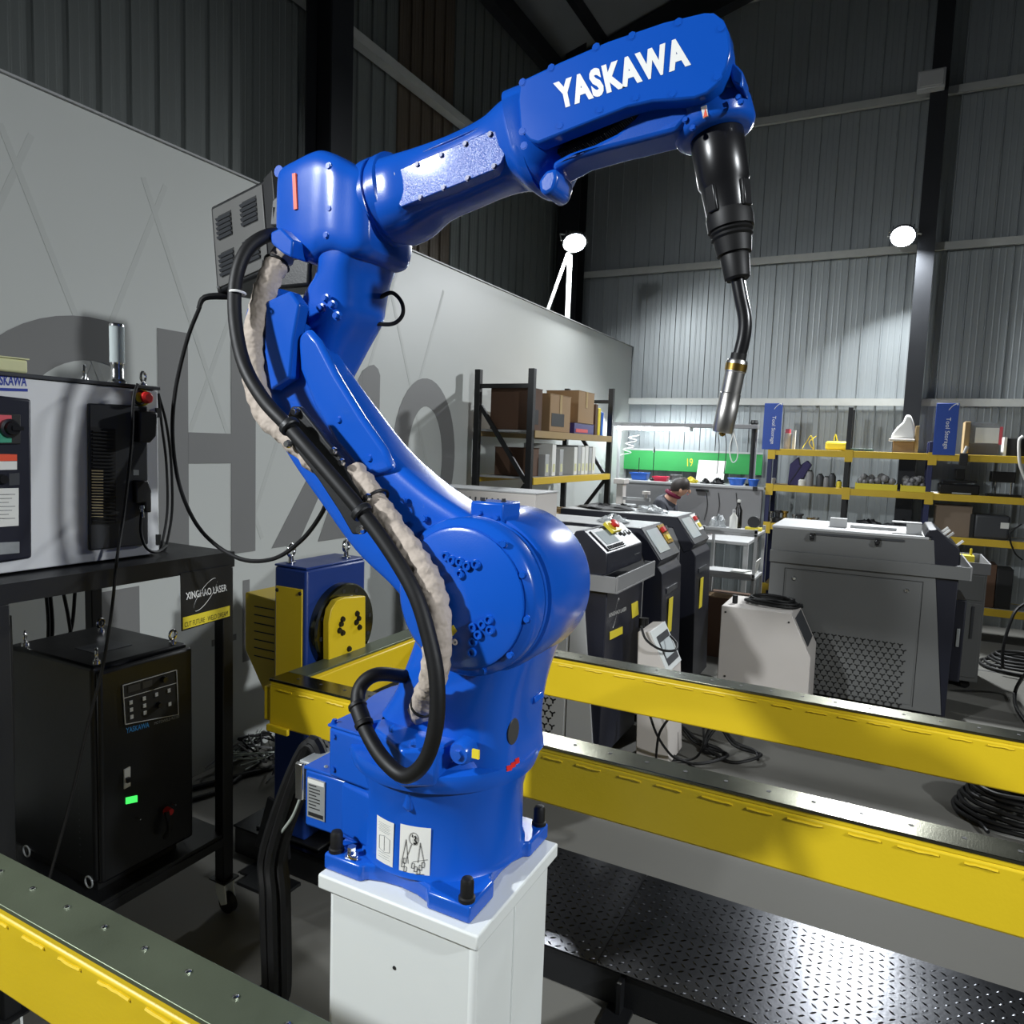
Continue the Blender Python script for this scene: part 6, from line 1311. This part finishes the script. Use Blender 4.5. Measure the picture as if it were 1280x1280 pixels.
t = thing('label_printer', 'black printer with raised lid on the right middle shelf', 'printer', ((x0+x1)/2, SY0+.12, z2_)); part(t, 'base', MB().box(x0, x1, SY0+.0, SY0+.28, z2_+.0006, z2_+.085), PLAST, bv=.01); part(t, 'lid', MB().prism([(x0+.03, SY0+.05, z2_+.086), (x1-.02, SY0+.05, z2_+.105), (x1-.02, SY0+.05, z2_+.125), (x0+.03, SY0+.05, z2_+.11)], (0, .2, 0)), PLAST); part(t, 'upper_unit', MB().box(x0+.12, x1-.11, SY0+.08, SY0+.25, z2_+.126, z2_+.22), PLAST, bv=.006); part(t, 'front_trim', MB().box(x0+.10, x1-.06, SY0-.003, SY0, z2_+.004, z2_+.016), LBLG)
x0, x1, zb_, zt_ = w2(1240, 1268, 590, 615, SY0+.04)
t = thing('bench_vice', 'black bench device with chrome legs on the right middle shelf', 'device', ((x0+x1)/2, SY0+.12, z2_)); part(t, 'upper_body', MB().box(x0, x1, SY0+.04, SY0+.2, z2_+.12, z2_+.21), PLAST, bv=.006); part(t, 'base', MB().box(x0-.02, x1+.05, SY0+.02, SY0+.2, z2_+.0006, z2_+.02), PLAST)
for x in (x0+.04, x1-.02): part(t, 'guide_rod', MB().cyl((x, SY0+.08, z2_+.02), (x, SY0+.08, z2_+.12), .008, n=10), CHROME)
# lower shelves
x0, x1, zb_, zt_ = w2(1171, 1213, 632, 672, SY0-.0)
carton('cardboard_box', x0, x1, SY0+.03, SY0+.30, z3_, (zt_-z3_), M('grey_carton', (128, 112, 96), .85), 'large weathered carton on the lower right shelf', False)
x0, x1, zb_, zt_ = w2(1219, 1262, 643, 670, SY0-.0)
t = thing('tool_case', 'dark case with a small white label on the lower right shelf', 'case', ((x0+x1)/2, SY0+.14, z3_)); part(t, 'body', MB().box(x0, x1, SY0+.02, SY0+.26, z3_+.0006, zt_), DGREY, bv=.02, seg=3); part(t, 'white_label', MB().box(x0+.19, x0+.25, SY0+.017, SY0+.0195, z3_+.10, z3_+.15), PAPER); part(t, 'corner_frame', MB().box(x0-.03, x0-.001, SY0+.02, SY0+.26, z3_+.0006, zt_), BLACK)
random.seed(5)
for k, x in enumerate((966, 975, 984, 996, 1003, 1016, 1024)):
    p = ob(x, z3_, SY0+.1); t = thing('valve_part', 'small metal fitting on the lower shelf, %s from the left' % nm[k], 'fitting', p, 'metal fittings on the lower shelf'); r = random.uniform(.026, .04)
    part(t, 'fitting_body', MB().lathe(p, p+Vector((0, 0, random.uniform(.06, .12))), [(0, r), (.4, r), (.45, r*.6), (.8, r*.6), (.85, r*.9), (1, r*.9)], 12), (CHROME, DGREY, GOLD)[k % 3]); part(t, 'side_port', MB().cyl(p+Vector((0, 0, .03)), p+Vector((.04, -.02, .03)), r*.4, n=8), DGREY)
for k, x in enumerate((1090, 1130)):
    lump('scrap_heap', tuple(ob(x, z3_)), .16, .08, .10, DGREY, ('grey heap of fittings on the lower middle shelf', 'second grey heap of fittings on the lower middle shelf')[k], 'heap', 40+k)
for k, (x, h) in enumerate(((1200, .17), (1222, .13), (1245, .17), (1266, .14))):
    p = ob(x, .30, SY0+.14); carton('parts_carton', p.x-.058, p.x+.058, SY0+.04, SY0+.28, .3006, h+.2, (CARDD, BLACK, CARDD, BLACK)[k], ('brown carton low on the right bay', 'black carton low on the right bay', 'second brown carton low on the right bay', 'second black carton low on the right bay')[k], False, PAPER if k % 2 else None)
cabl('black_lead', [W(1277, 655, Y=SY0-.03), W(1262, 668, Y=SY0-.03), W(1268, 690, Y=SY0-.03), W(1278, 700, Y=SY0-.03)], .006, 'black lead dangling from the lower right shelf')
q = W(1216, 690, Y=5.8)
t = thing('yellow_connector', 'small yellow connector block in the tray of the half hidden cabinet', 'connector', (.52, 5.9, .8006)); part(t, 'block', MB().box(.46, .58, 5.84, 5.94, .8006, .90), YLAB, bv=.003)
for x in (.48, .56): part(t, 'pin', MB().cyl((x, 5.9, .90), (x, 5.9, .945), .008, n=8), YLAB)
for o in bpy.data.objects:
    if 'org' in o: del o['org']
